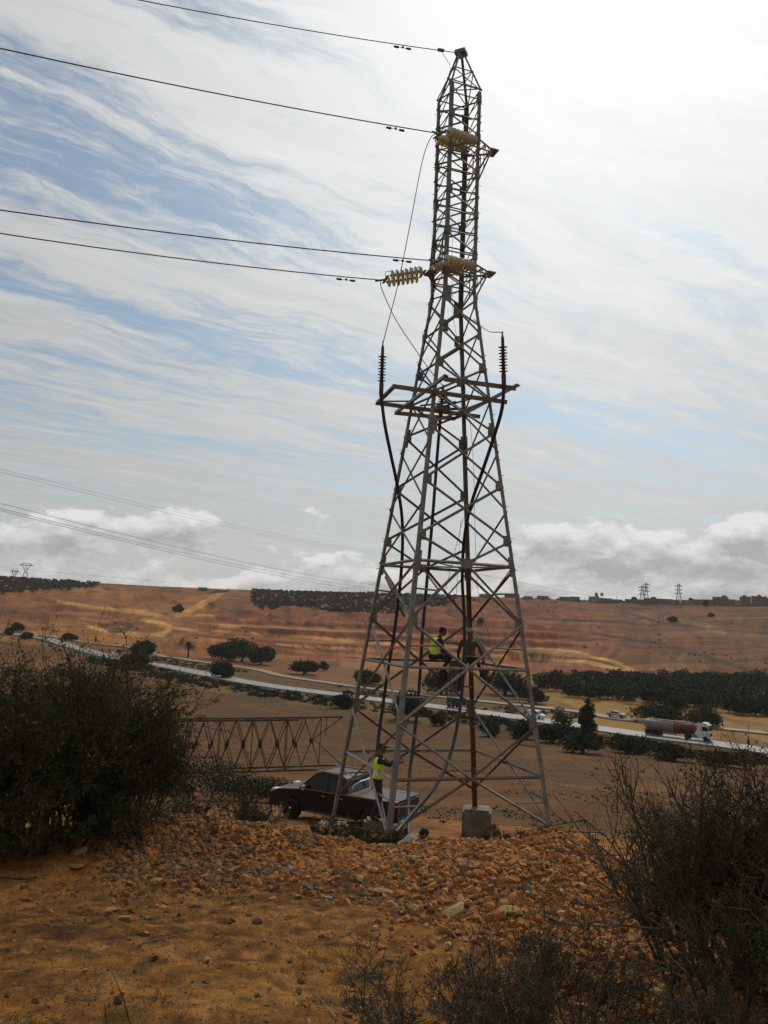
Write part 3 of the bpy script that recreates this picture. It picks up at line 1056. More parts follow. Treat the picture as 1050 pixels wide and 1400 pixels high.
def insulator_set(p_tower, p_line, label, nd=8, gap=.24):
    """a double string of glass discs between an arm tip and the wire clamp"""
    p_tower, p_line = np.asarray(p_tower, float), np.asarray(p_line, float)
    d = p_line - p_tower; L = np.linalg.norm(d); d /= L
    side = np.cross(d, [0, 0, 1.0]); side /= np.linalg.norm(side)
    root = empty('insulator_string', p_tower)
    tag(root, label, 'insulator', 'double glass insulator strings holding the wires')
    n_l = nd * .146
    s0 = L - n_l - .22
    rod_end = d * (s0 - .10)
    tube('link_rod', [d * 0.0, rod_end], .022, M['steel'], root, 6)
    for s in (s0 - .08, s0 + n_l + .08):
        pl = bmesh.new(); bmesh.ops.create_cube(pl, size=1)
        for v_ in pl.verts: v_.co = Vector((v_.co.x * .09, v_.co.y * (gap * 2 + .1), v_.co.z * .014))
        o = link('yoke_plate', bm_mesh('yoke_plate', pl), root, [M['steel']])
        o.matrix_local = Matrix((Vector((*d, 0)), Vector((*side, 0)), Vector((*np.cross(d, side), 0)), Vector((0, 0, 0, 1)))).transposed()
        o.location = Vector(d * s)
    for sg in (-1, 1):
        for i in range(nd):
            o = bpy.data.objects.new('insulator_disc', DISC); COL.objects.link(o); o.parent = root
            o.location = Vector(d * (s0 + .073 + i * .146) + side * sg * gap)
            o.rotation_euler = align_x(-d)
    # arcing horns: thin bent rods beside the discs
    upv = np.cross(side, d)
    if upv[2] < 0: upv = -upv
    for s, dr in ((s0 - .05, 1), (s0 + n_l + .05, -1)):
        tube('arcing_horn', [d * s, d * s + upv * .2, d * (s + dr * .06) + upv * .23, d * (s + dr * .26) + upv * .21], .009, M['steel'], root, 5)
    tube('tension_clamp', [d * (s0 + n_l + .08), p_line - p_tower + d * .18], .028, M['steel'], root, 6)
    return root


def damper(p, d, parent, base):
    d = np.asarray(d) / np.linalg.norm(d)
    q = p - base - np.array([0, 0, .09])
    bm = bmesh.new()
    for sx in (-1, 1):
        bmesh.ops.create_cone(bm, cap_ends=True, segments=8, radius1=.036, radius2=.03, depth=.15, matrix=Matrix.Translation((0, 0, sx * .21)))
    bmesh.ops.create_cone(bm, cap_ends=True, segments=6, radius1=.008, radius2=.008, depth=.42)
    bmesh.ops.create_cube(bm, size=.05, matrix=Matrix.Translation((.03, 0, 0)))
    o = link('vibration_damper', bm_mesh('vibration_damper', bm, True), parent, [M['jumper']])
    o.rotation_euler = Vector(d).to_track_quat('Z', 'Y').to_euler(); o.location = Vector(q)


def sag_wire(name, p0, p1, ext, sag, rad, mtl, label, cat='wire', dampers=(), group=None):
    """from p0 through p1 and on beyond it; the wire hangs in a shallow curve"""
    p0, p1 = np.asarray(p0, float), np.asarray(p1, float)
    pts = []
    for i in range(61):
        t = i / 60 * ext
        q = p0 + (p1 - p0) * t
        q = q + np.array([0, 0, 1.0]) * (sag * (t * t - t))
        pts.append(q)
    root = empty(name, p0)
    tag(root, label, cat, group)
    tube('wire_strand', [q - p0 for q in pts], rad, mtl, root, 5)
    for t in dampers:
        q = p0 + (p1 - p0) * t + np.array([0, 0, 1.0]) * (sag * (t * t - t))
        damper(q, p1 - p0, root, p0)
    return root


# upper and middle phases come off the right-hand arm tips and pass in front of the column
dpt = lambda p: float(np.asarray(p) @ CF)
T1, T2, T3 = tipR1, tipR2, tipL
e1 = at_depth(597, 182, dpt(T1) - 1.55); e2 = at_depth(593, 356.5, dpt(T2) - 1.5); e3 = at_depth(521, 383, dpt(T3) - .4)
insulator_set(T1, e1, 'double string of pale glass discs at the topmost cross arm of the pylon')
insulator_set(T2, e2, 'double string of pale glass discs at the middle cross arm crossing the pylon column')
insulator_set(T3, e3, 'double string of glass discs hanging in clear sky beside the pylon column', 7)
W_LABEL = 'overhead wires running from the pylon out of the picture'
sag_wire('conductor_wire', e1, at_depth(0, 66, dpt(e1) / 1.27), 4.0, .35, .016, M['wire'], 'second highest overhead wire, running from the topmost glass insulators', dampers=(.117, ), group=W_LABEL)
sag_wire('conductor_wire', e2, at_depth(0, 287, dpt(e2) / 1.27), 4.0, .35, .016, M['wire'], 'overhead wire leaving the middle glass insulators, just above its lower neighbour', dampers=(.09,), group=W_LABEL)
sag_wire('conductor_wire', e3, at_depth(0, 319, dpt(e3) / 1.22), 4.0, .35, .016, M['wire'], 'lowest thick overhead wire, leaving the glass insulators beside the column', dampers=(.11,), group=W_LABEL)
capL = apex + np.array([-.2, 0, 0.02])
sag_wire('shield_wire', capL, at_depth(190, 0, dpt(apex) / 1.2), 4.5, .3, .013, M['wire'], 'thin topmost wire tied to the tip of the pylon', dampers=(.19,), group=W_LABEL)
lathe('wire_clamp', [(-.12, .02), (-.1, .05), (.1, .05), (.12, .02)], capL + (at_depth(190, 0, dpt(apex) / 1.2) - capL) * .05 - pbase, at_depth(190, 0, dpt(apex) / 1.2) - capL, M['steel'], tower)
pj = capL + (at_depth(190, 0, dpt(apex) / 1.2) - capL) * .05
tag(tube('earth_lead', bezier_pts([pj, at_depth(612, 84, dpt(apex)), at_depth(616, 92, dpt(apex)), at_depth(613, 104, dpt(apex))], 6), .008, M['jumper'], None, 5), 'short thin lead curving from the topmost wire to the pylon head', 'wire')

# cable terminations with sheds
def termination(p, label, top, lean=(0, 0, 1), scale=1.0):
    """red brown shedded cable end standing on the platform; p its foot"""
    p = np.asarray(p, float); ln = np.asarray(lean, float)
    ln = ln / np.linalg.norm(ln)
    root = empty('cable_termination', p)
    tag(root, label, 'cable end', 'red brown shedded cable ends on the platform')
    H = top * scale
    lathe('stress_cone', [(-.05, .035), (.0, .062), (.22 * H, .066), (.26 * H, .055)], (0, 0, 0), ln, M['porcelain'], root, 12)
    lathe('core_tube', [(.2 * H, .048), (.92 * H, .045), (.99 * H, .02)], (0, 0, 0), ln, M['porcelain'], root, 12)
    for i in range(9):
        s = (.28 + .058 * i) * H
        r = .125 if i % 2 == 0 else .105
        lathe('shed', [(s, .045), (s + .004, r), (s + .012, r), (s + .03, .05)], (0, 0, 0), ln, M['porcelain'], root, 14)
    lathe('terminal_lug', [(.98 * H, .018), (1.05 * H, .022), (1.06 * H, .01)], (0, 0, 0), ln, M['steel'], root, 8)
    return root


dL = dpt((.0, 22.2, 6.5)); dR = dpt((3.2, 20.95, 6.5)); dM = dpt((1.6, 23.8, 6.5))
fL, tL = at_depth(521, 541, dL), at_depth(523.5, 470, dL)
fR, tR = at_depth(689, 528, dR), at_depth(687, 457, dR)
fM, tM = at_depth(602, 572, dM), at_depth(606, 528, dM)
termination(fL, 'red brown cable end standing on the outer corner of the platform, left of the legs', np.linalg.norm(tL - fL), tL - fL)
termination(fR, 'red brown cable end standing on the platform, right of the legs', np.linalg.norm(tR - fR), tR - fR)
termination(fM, 'small red brown cable end among the beams in the middle of the platform', np.linalg.norm(tM - fM), tM - fM)

JG = 'thin jumper wires from the line down to the cable ends'
def jumper(ctrl, label):
    tag(tube('jumper_wire', bezier_pts(ctrl, 12), .013, M['jumper'], None, 5), label, 'jumper wire', JG)
jumper([e1, at_depth(588, 190, dpt(e1)), at_depth(577, 222, 24.6), at_depth(562, 300, 24.2), at_depth(545, 385, 23.8), at_depth(531, 440, dL + .3), tL],
       'long jumper wire dropping from the highest insulators to the cable end left of the legs')
jumper([e3, at_depth(522, 395, dpt(e3)), at_depth(540, 435, 24.8), at_depth(566, 475, 24.6), at_depth(592, 512, 24.4), tM],
       'jumper wire slanting from the detached insulators into the pylon')
jumper([at_depth(648, 436, 25.4), at_depth(660, 448, 25), at_depth(672, 454, dR + .6), at_depth(683, 454, dR), tR],
       'short jumper wire reaching out of the column to the cable end right of the legs')

CG = 'black power cables running down the pylon'
def cable(ctrl, label, rad=.05):
    tag(tube('power_cable', bezier_pts(ctrl, 12), rad, M['cable'], None, 10), label, 'cable', CG)
pit = np.array([.42, 18.35, -5.45])
cable([fL, at_depth(526, 580, dL), at_depth(534, 620, dL + .2), at_depth(544, 668, 23.6), at_depth(550, 715, 23.8), at_depth(549, 775, 23.9), at_depth(541, 850, 23.9), at_depth(530, 920, 23.7), at_depth(522, 975, 23.5), at_depth(516, 1025, 23), at_depth(517, 1075, 22), at_depth(532, 1150, 20.3)],
      'black cable running down beside the left legs behind the standing man')
cable([fM, at_depth(598, 620, dM), at_depth(592, 700, 23.9), at_depth(585, 780, 23.8), at_depth(578, 860, 23.5), at_depth(573, 940, 23.1), at_depth(566, 1010, 22.4), at_depth(560, 1060, 21.6), at_depth(558, 1110, 20.3), at_depth(559, 1150, 19)],
      'black cable dropping down the middle of the pylon')
cable([fR, at_depth(686, 560, dR + .1), at_depth(676, 595, dR + .5), at_depth(661, 640, 22.4), at_depth(644, 690, 23.2), at_depth(635, 735, 23.9), at_depth(632, 790, 24), at_depth(635, 850, 23.9), at_depth(634, 915, 23.4), at_depth(628, 975, 22.6), at_depth(616, 1030, 21.6), at_depth(595, 1075, 20.4), at_depth(563, 1113, 19.3), at_depth(540, 1140, 18.4)],
      'black cable sweeping in a loose curve from the right legs towards the pit')

RG = 'thin ropes and earth wires hanging inside the pylon'
def rope(ctrl, label, rad=.008, mt_=None, cat='rope'):
    tag(tube('hanging_rope', bezier_pts(ctrl, 8), rad, mt_ or M['rope'], None, 5), label, cat, RG)
rope([at_depth(633, 708, 23.6), at_depth(618, 770, 23.4), at_depth(606, 820, 23.2)], 'thin rope slanting down from the right-hand cable clamp', .007, M['jumper'])
rope([at_depth(630, 712, 23.8), at_depth(627, 760, 23.7), at_depth(624, 812, 23.6)], 'thin rope hanging almost straight beside the cable clamp', .006, M['jumper'])
rope([at_depth(618, 290, 24.9), at_depth(619, 420, 24.6), at_depth(628, 480, 24.2), at_depth(645, 600, 23.4), at_depth(650, 740, 22.6), at_depth(655, 820, 22.2), at_depth(670, 872, 22)], 'thin earth wire running down the middle of the whole pylon', .006, M['jumper'], 'wire')
rope([at_depth(613, 912, 24.4), at_depth(612, 950, 24.4), at_depth(611, 986, 24.4)], 'pale hand rope hanging below the seated man', .014)
rope([at_depth(617, 922, 24.3), at_depth(618, 950, 24.3), at_depth(614, 962, 24.3)], 'short pale rope end hanging beside the longer one', .012)
tag(tube('rigging_pipe', [at_depth(527, 788, 24.4), at_depth(540, 815, 24.2), at_depth(553, 843, 24)], .045, M['steel_light'], None, 6), 'pale bent steel strip hanging at the left of the legs', 'steel strip')

# ------------------------------------------------------------------ lattice section lying in the field
M['old_steel2'] = M['old_steel']
base_g = np.array([-6.6, 40.5, 0.0]); 
lat = empty('tower_section', (0, 0, 0))
tag(lat, 'rusty lattice tower section lying on its side at the near edge of the ploughed field', 'lattice section')
pR, pLft = at_depth(448, 983, 38.0), at_depth(255, 985, 41.5)
axd = pLft - pR; Ls = np.linalg.norm(axd) * 1.5; axd = axd / np.linalg.norm(axd)
bk = np.array([-axd[1], axd[0], 0]); bk /= np.linalg.norm(bk)
if bk[1] < 0: bk = -bk
lat.location = pR - np.array([0, 0, 2.6]); lb = np.array(lat.location)


def lbar(a_, b_, w_=.06, nm='brace', ref=(0, -1, 1)):
    return angle_bar(nm, np.asarray(a_) - lb, np.asarray(b_) - lb, w_ * .62, M['old_steel'], lat, ref)


dz1 = np.array([0, 0, -1.0])
def sect(s, near, low):
    """corner of the box section at distance s from its right-hand tip"""
    drop = 2.3 + .04 * s
    wd = 1.5
    q = pR + axd * s + (bk * wd if not near else bk * 0.0)
    if low: q = q + dz1 * drop
    return q
for near in (0, 1):
    lbar(sect(0 if near == 0 else 1.6, near, 0), sect(Ls, near, 0), .12, 'chord')
    lbar(sect(-.1 if near == 0 else .3, near, 1), sect(Ls, near, 1), .12, 'chord')
    ns = int(Ls / 1.05)
    for i in range(ns):
        s = 1.2 + i * 1.02
        if s + 1.02 > Ls: break
        a0, a1 = sect(s, near, 0), sect(s + 1.02, near, 0)
        b0, b1 = sect(s, near, 1), sect(s + 1.02, near, 1)
        o_ = bk * (.03 if near else -.03)
        lbar(a0 + o_, b1 + o_, .055); lbar(b0 - o_, a1 - o_, .055)
        if i % 2 == near: lbar(a0, b0, .05, 'strut')
        box('gusset_plate', (a0 + b1) / 2 - lb, (.2, .02, .24), M['old_steel'], lat, rz=atan2(axd[1], axd[0]))
for i in range(int(Ls / 1.05)):
    s = 1.0 + i * 1.02
    if s + 1.02 > Ls: break
    lbar(sect(s, 0, 0), sect(s + 1.02, 1, 0), .05, 'brace'); lbar(sect(s, 1, 0), sect(s, 0, 0), .05, 'strut')
    if i % 2: lbar(sect(s, 0, 1), sect(s + 1.02, 1, 1), .05, 'brace')
lbar(sect(0, 0, 0), sect(1.6, 0, 0) + dz1 * 1.05, .07); lbar(sect(.9, 0, 0), sect(.9, 0, 0) + dz1 * .95, .045, 'strut')
lbar(sect(1.6, 0, 0) + dz1 * 1.05, sect(-.1, 0, 1), .07)

# ------------------------------------------------------------------ vehicles
M['truck_paint'] = mat('dusty_dark_paint', (0.008, 0.009, 0.010), (0.012, 0.012, 0.012), 0.5, 2.0, coat=.12, spec=.35)
M['hood_paint'] = M['truck_paint']
M['glass'] = mat('tinted_window_glass', (0.008, 0.01, 0.01), rough=0.08, spec=0.35)
M['tyre'] = mat('tyre_rubber', (0.018, 0.017, 0.016), rough=0.9)
M['chrome'] = mat('bright_metal', (0.55, 0.55, 0.55), rough=0.2, metallic=0.9)
M['plastic'] = mat('black_plastic_trim', (0.02, 0.02, 0.02), rough=0.6)
M['red_lamp'] = mat('red_lamp_glass', (0.30, 0.01, 0.01), rough=0.2)
M['lamp'] = mat('clear_lamp_glass', (0.6, 0.6, 0.58), rough=0.1, spec=1.0)
M['white_paint'] = mat('white_vehicle_paint', (0.72, 0.72, 0.70), rough=0.35, coat=.5)
M['grey_paint'] = mat('grey_vehicle_paint', (0.35, 0.36, 0.37), rough=0.35, coat=.5)
M['cream_tank'] = mat('dusty_cream_tank', (0.30, 0.265, 0.21), (0.22, 0.19, 0.15), rough=0.5, scale=.6)
M['red_tank'] = mat('dull_red_tank_front', (0.17, 0.03, 0.025), (0.12, 0.025, 0.02), rough=0.55, scale=.8)
M['head_on'] = bpy.data.materials.new('lit_headlamp'); M['head_on'].use_nodes = True
_b = M['head_on'].node_tree.nodes['Principled BSDF']; _b.inputs['Emission Color'].default_value = (1, .95, .85, 1); _b.inputs['Emission Strength'].default_value = 6


def profile_body(name, prof, half_w, material, parent, bevel=.04, tumble=None):
    """extrude a side outline (x, z) across the width; tumble(z) narrows it upwards"""
    bm = bmesh.new()
    a_ = [bm.verts.new((x, half_w * (tumble(z) if tumble else 1), z)) for (x, z) in prof]
    b_ = [bm.verts.new((x, -half_w * (tumble(z) if tumble else 1), z)) for (x, z) in prof]
    n_ = len(prof)
    bm.faces.new(a_); bm.faces.new(b_[::-1])
    for i in range(n_):
        bm.faces.new((a_[i], b_[i], b_[(i + 1) % n_], a_[(i + 1) % n_]))
    if bevel:
        ed = [e for e in bm.edges if abs(e.verts[0].co.y - e.verts[1].co.y) < .08 * half_w]
        bmesh.ops.bevel(bm, geom=ed, offset=bevel, segments=3, affect='EDGES', clamp_overlap=True)
    bmesh.ops.triangulate(bm, faces=[f for f in bm.faces if len(f.verts) > 4])
    me = bm_mesh(name, bm)
    for p in me.polygons: p.use_smooth = False
    return link(name, me, parent, [material])


def arch(cx, r, z, n=7):
    return [(cx + r * cos(pi * i / n), z + r * sin(pi * i / n)) for i in range(n + 1)]


def wheel(parent, x, y, r, w_=.24):
    o = lathe('wheel', [(-w_ / 2, r * .62), (-w_ / 2, r * .93), (-w_ / 2 + .04, r), (w_ / 2 - .04, r), (w_ / 2, r * .93), (w_ / 2, r * .62)], (x, y, r), (0, 1, 0), M['tyre'], parent, 24)
    sgn = 1 if y > 0 else -1
    rim = lathe('rim', [(0, r * .62), (.02, r * .6), (.02, r * .16), (.05, r * .14), (.055, .01)], (x, y + sgn * (w_ / 2 - .03), r), (0, sgn, 0), M['chrome'] if r < .45 else M['grey_paint'], o, 10)
    return o


def glass_panel(name, pts, parent, t=.012):
    bm = bmesh.new()
    vs = [bm.verts.new(p) for p in pts]
    f = bm.faces.new(vs)
    r_ = bmesh.ops.extrude_face_region(bm, geom=[f])
    bm.normal_update()
    nn = f.normal.copy()
    for v_ in r_['geom']:
        if isinstance(v_, bmesh.types.BMVert): v_.co += nn * t
    return link(name, bm_mesh(name, bm), parent, [M['glass']])


def pickup(loc, rz):
    """nose towards +x"""
    root = empty('pickup_truck', loc, rz)
    tag(root, 'dark dusty double cab pickup parked behind the pylon legs', 'pickup truck')
    hw = .91
    low = [(-2.62, .50), (-2.62, 1.10), (-.55, 1.13), (-.55, 1.10), (1.05, 1.12), (1.30, 1.13), (2.25, 1.02), (2.52, .90), (2.60, .70), (2.60, .42), (2.20, .36)]
    low += arch(1.68, .46, .42)[0:0]
    bot = [(2.18, .40)] + [(1.68 + .47 * cos(t), .42 + .45 * sin(t)) for t in np.linspace(0.0, pi, 9)] + [(1.18, .36), (-1.10, .36)] + [(-1.58 + .47 * cos(t), .42 + .45 * sin(t)) for t in np.linspace(0, pi, 9)] + [(-2.08, .42)]
    outline = low[:10] + bot
    profile_body('body', outline, hw, M['truck_paint'], root, .05)
    # cab: glasshouse narrowing upwards
    cab = [(-.62, 1.12), (-.50, 1.66), (-.30, 1.76), (.55, 1.78), (.75, 1.72), (1.42, 1.13)]
    profile_body('cab', cab, hw - .03, M['truck_paint'], root, .05, tumble=lambda z: 1 - .22 * max(0, z - 1.12))
    tb = lambda z: (hw - .03) * (1 - .22 * max(0, z - 1.12)) + .004
    for sg in (-1, 1):
        for (nm, pts) in (('front_window', [(.22, 1.17), (1.22, 1.17), (.74, 1.62), (.22, 1.66)]), ('rear_window', [(-.48, 1.17), (.14, 1.17), (.14, 1.66), (-.36, 1.64)])):
            glass_panel('side_window', [(x, sg * (tb(z) - .006), z) for (x, z) in (pts if sg > 0 else pts[::-1])], root)
        box('window_trim', (.35, sg * (hw - .02), 1.145), (1.9, .03, .025), M['chrome'], root)
        box('side_step', (.05, sg * (hw + .02), .40), (1.9, .14, .06), M['chrome'], root)
        mr = box('mirror', (1.06, sg * (hw + .14), 1.22), (.16, .22, .17), M['chrome'], root, bevel=.03)
        box('door_handle', (.30, sg * (hw + .012), 1.0), (.16, .03, .035), M['chrome'], root)
        box('door_handle', (-.42, sg * (hw + .012), 1.0), (.16, .03, .035), M['chrome'], root)
        box('headlight', (2.44, sg * .72, .90), (.26, .34, .18), M['lamp'], root, bevel=.03)
        box('tail_light', (-2.60, sg * .82, .92), (.08, .15, .36), M['red_lamp'], root, bevel=.015)
        box('roof_rail', (.15, sg * (hw - .22), 1.80), (1.3, .03, .04), M['chrome'], root)
        for wx in (1.68, -1.58): wheel(root, wx, sg * .80, .39)
        box('bed_rail', (-1.6, sg * (hw - .06), 1.16), (2.0, .07, .05), M['chrome'], root, bevel=.01)
    zz = lambda z: tb(z) - .08
    glass_panel('windscreen', [(1.40, -zz(1.17), 1.16), (1.40, zz(1.17), 1.16), (.80, zz(1.7), 1.70), (.80, -zz(1.7), 1.70)], root)
    glass_panel('back_window', [(-.625, zz(1.2), 1.20), (-.625, -zz(1.2), 1.20), (-.515, -zz(1.6), 1.62), (-.515, zz(1.6), 1.62)], root)
    tube('sport_bar', bezier_pts([(-.75, -.80, 1.12), (-.85, -.76, 1.52), (-.9, 0, 1.58), (-.85, .76, 1.52), (-.75, .80, 1.12)], 6), .035, M['chrome'], root, 8)
    box('bed_cover', (-1.6, 0, 1.155), (1.96, 1.6, .03), M['plastic'], root)
    box('grille', (2.585, 0, .80), (.06, 1.0, .26), M['chrome'], root, bevel=.02)
    box('front_bumper', (2.60, 0, .50), (.16, 1.78, .26), M['plastic'], root, bevel=.05)
    box('rear_bumper', (-2.68, 0, .50), (.16, 1.74, .18), M['chrome'], root, bevel=.03)
    box('tailgate', (-2.63, 0, .88), (.03, 1.44, .42), M['truck_paint'], root, bevel=.01)
    box('number_plate', (-2.77, 0, .52), (.01, .5, .11), M['white_paint'], root)
    return root


# rear bumper near photo (566,1100), nose near (378,1100)
pr_, pf_ = at_depth(567, 1100, 25.9), at_depth(379, 1092, 28.2)
d_ = pf_ - pr_; mid_ = (pr_ + pf_) / 2
zt_ = hs(mid_[0], mid_[1])
pk_ = pickup((mid_[0], mid_[1], -6.78), atan2(d_[1], d_[0]))
pk_.scale = (.93, .93, .93)


def car(px, py, heading, paint, label, kind='car', scale=1.0, base=None, lit=False, group='vehicles on the valley road', name=None):
    p = base
    root = empty(name or {'car': 'parked_car', 'van': 'white_van'}.get(kind, kind), p, heading)
    tag(root, label, {'van': 'van'}.get(kind, 'car'), group)
    if kind == 'van':
        outl = [(-2.15, .35), (-2.2, .9), (-2.1, 1.75), (-1.9, 1.86), (.35, 1.84), (.7, 1.70), (1.25, 1.12), (2.0, .98), (2.15, .8), (2.15, .35)]
        cabz, top = None, 1.8
    else:
        outl = [(-2.1, .35), (-2.12, .92), (-1.95, .98), (-1.45, 1.0), (-1.0, 1.40), (.35, 1.42), (1.0, 1.0), (1.9, .86), (2.1, .7), (2.1, .35)]
    bot = [(2.0, .32)] + [(1.35 + .36 * cos(t), .32 + .36 * sin(t)) for t in np.linspace(0, pi, 7)] + [(-.95, .3)] + [(-1.3 + .36 * cos(t), .32 + .36 * sin(t)) for t in np.linspace(0, pi, 7)]
    tmb = (lambda z: 1 - .25 * max(0, z - 1.0)) if kind == 'car' else (lambda z: 1 - .1 * max(0, z - 1.0))
    profile_body('body', outl + bot, .86, paint, root, .04, tumble=tmb)
    for sg in (-1, 1):
        if kind == 'van':
            side = [[(.25, 1.12), (1.12, 1.12), (.68, 1.62), (.25, 1.66)]]
        else:
            side = [[(-.95, 1.02), (-.1, 1.02), (-.1, 1.34), (-.85, 1.34)], [(0, 1.02), (.85, 1.02), (.35, 1.34), (0, 1.34)]]
        for q in side:
            glass_panel('side_window', [(x, sg * (.86 * tmb(z) + .003), z) for (x, z) in (q if sg > 0 else q[::-1])], root)
        for wx in (1.35, -1.3): wheel(root, wx, sg * .78, .31, .2)
        box('headlight', (2.06, sg * .62, .72), (.12, .26, .14), M['head_on'] if lit else M['lamp'], root)
        box('tail_light', (-2.11, sg * .72, .85), (.06, .16, .2), M['red_lamp'], root)
    if kind == 'van':
        glass_panel('windscreen', [(1.24, -.7, 1.15), (1.24, .7, 1.15), (.74, .66, 1.68), (.74, -.66, 1.68)], root)
    else:
        glass_panel('windscreen', [(.99, -.7, 1.02), (.99, .7, 1.02), (.42, .6, 1.38), (.42, -.6, 1.38)], root)
        glass_panel('back_window', [(-1.44, .66, 1.03), (-1.44, -.66, 1.03), (-1.04, -.6, 1.37), (-1.04, .6, 1.37)], root)
    box('bumper', (2.08, 0, .42), (.12, 1.5, .18), M['plastic'], root)
    root.scale = (scale,) * 3
    return root


q, hd = road_frame(735, 984, 1.8)
car(0, 0, hd, M['white_paint'], 'small white van driving on the road right of the pylon', 'van', 1.05, q, name='small_van')
q, hd = road_frame(480, 952, 1.5)
car(0, 0, hd + pi, M['truck_paint'], 'dark car with a shining headlight on the road left of the pylon', 'car', 1.05, q, lit=True, name='dark_car')
q, hd = road_frame(160, 899, 0)
car(0, 0, hd + pi, M['white_paint'], 'small white car far away on the road above the big bush', 'car', 1.3, q, name='white_car')
q, hd = road_frame(6, 866, 0)
car(0, 0, hd + pi, M['white_paint'], 'most distant white car where the road leaves the picture', 'car', 1.2, q, name='white_car')
g_ = ground_hit(843, 983)
car(0, 0, road_frame(843, 990)[1] + .15, M['grey_paint'], 'silver car on the dusty track behind the cypress', 'car', 1.1, (g_[0], g_[1], g_[2] + .45), name='silver_car')


def tanker(loc, rz):
    root = empty('tanker_truck', loc, rz)
    tag(root, 'tanker lorry with a white cab and a cream and red tank on the road', 'tanker lorry', 'vehicles on the valley road')
    tank_p = [(-8.6, .15), (-8.55, .7), (-8.35, .98), (-7.9, 1.05), (-1.2, 1.05)]
    def ell(name, prof, m_):
        o = lathe(name, prof, (0, 0, 0), (1, 0, 0), m_, root, 20); o.location = (0, 0, 2.25); o.scale = (1, 1.14, 1); return o
    ell('tank_rear', [(-8.8, .2), (-8.72, .8), (-8.5, 1.0), (-8.1, 1.06), (-2.4, 1.06)], M['cream_tank'])
    ell('tank_front', [(-2.4, 1.07), (1.3, 1.07), (1.7, 1.0), (1.85, .75), (1.92, .2)], M['red_tank'])
    box('catwalk', (-3.2, 0, 3.36), (9.5, .7, .07), M['steel'], root)
    for x in (-7, -4.6, -2.2, .2): lathe('hatch', [(0, .28), (.12, .28), (.14, .2)], (x, 0, 3.32), (0, 0, 1), M['steel'], root, 10)
    box('chassis', (-2.6, 0, 1.0), (12.5, .9, .28), M['plastic'], root)
    for sg in (-1, 1):
        box('side_guard', (-3.2, sg * 1.15, .85), (3.2, .06, .5), M['steel'], root)
        box('mudguard', (-6.9, sg * 1.1, 1.12), (3.3, .5, .08), M['plastic'], root)
        for x in (-8.0, -6.8, -5.6, .4): wheel(root, x, sg * 1.05, .5, .32)
        wheel(root, 4.2, sg * 1.05, .5, .3)
        box('tail_light', (-8.9, sg * .95, 1.1), (.08, .35, .16), M['red_lamp'], root)
    cab = [(2.5, .75), (2.5, 3.0), (2.75, 3.45), (3.5, 3.75), (4.35, 3.7), (4.75, 3.2), (5.0, 2.2), (5.05, .9), (5.0, .45), (4.8, .45)] + [(4.2 + .58 * cos(t), .5 + .58 * sin(t)) for t in np.linspace(0, pi, 7)] + [(3.5, .6)]
    profile_body('cab', cab, 1.22, M['white_paint'], root, .07)
    glass_panel('windscreen', [(5.02, -1.05, 2.15), (5.02, 1.05, 2.15), (4.79, 1.0, 3.1), (4.79, -1.0, 3.1)], root)
    for sg in (-1, 1):
        q = [(3.55, 2.1), (4.75, 2.1), (4.6, 2.95), (3.55, 2.95)]
        glass_panel('side_window', [(x, sg * 1.223, z) for (x, z) in (q if sg > 0 else q[::-1])], root)
        box('mirror', (4.95, sg * 1.42, 2.6), (.12, .22, .6), M['plastic'], root)
        box('headlight', (5.04, sg * .9, .85), (.08, .4, .22), M['lamp'], root)
        box('fuel_tank', (2.0, sg * .9, .85), (1.5, .6, .6), M['steel_light'], root, bevel=.08)
    box('front_bumper', (5.05, 0, .55), (.25, 2.4, .4), M['white_paint'], root, bevel=.05)
    box('grille', (5.06, 0, 1.35), (.05, 1.5, .6), M['plastic'], root)
    box('sun_visor', (4.85, 0, 3.28), (.35, 2.2, .07), M['grey_paint'], root)
    return root


q, hd = road_frame(921, 1017, 1.8)
tanker((q[0], q[1], q[2]), hd)


def box_lorry(loc, rz):
    root = empty('flatbed_lorry', loc, rz)
    tag(root, 'lorry with a pale cab and dark load on the road seen through the pylon legs', 'lorry', 'vehicles on the valley road')
    box('load_bed', (-1.6, 0, 1.2), (6.0, 2.4, .3), M['plastic'], root)
    bmq = box('', (-1.6, 0, 1.98), (5.8, 2.3, 1.3), M['plastic'], root, bm_out=True, bevel=.12)
    link('covered_load', bm_mesh('covered_load', bmq), root, [M['plastic']])
    for sg in (-1, 1):
        for x in (-3.6, -2.4, 2.5): wheel(root, x, sg * .98, .48, .3)
        box('headlight', (3.48, sg * .85, .9), (.08, .34, .22), M['lamp'], root)
        q = [(2.2, 1.75), (3.2, 1.75), (3.1, 2.4), (2.2, 2.4)]
        glass_panel('side_window', [(x, sg * 1.153, z) for (x, z) in (q if sg > 0 else q[::-1])], root)
        box('mirror', (3.4, sg * 1.32, 2.1), (.1, .18, .45), M['plastic'], root)
    cab = [(1.7, .7), (1.7, 2.7), (1.9, 2.85), (3.0, 2.85), (3.25, 2.6), (3.45, 1.7), (3.5, .5), (3.1, .5)] + [(2.5 + .55 * cos(t), .5 + .55 * sin(t)) for t in np.linspace(0, pi, 6)]
    profile_body('cab', cab, 1.15, M['grey_paint'], root, .06)
    glass_panel('windscreen', [(3.455, -.98, 1.72), (3.455, .98, 1.72), (3.27, .94, 2.5), (3.27, -.94, 2.5)], root)
    box('bumper', (3.5, 0, .55), (.2, 2.2, .35), M['plastic'], root)
    return root


q, hd = road_frame(632, 971, 1.8)
box_lorry((q[0], q[1], q[2]), hd)

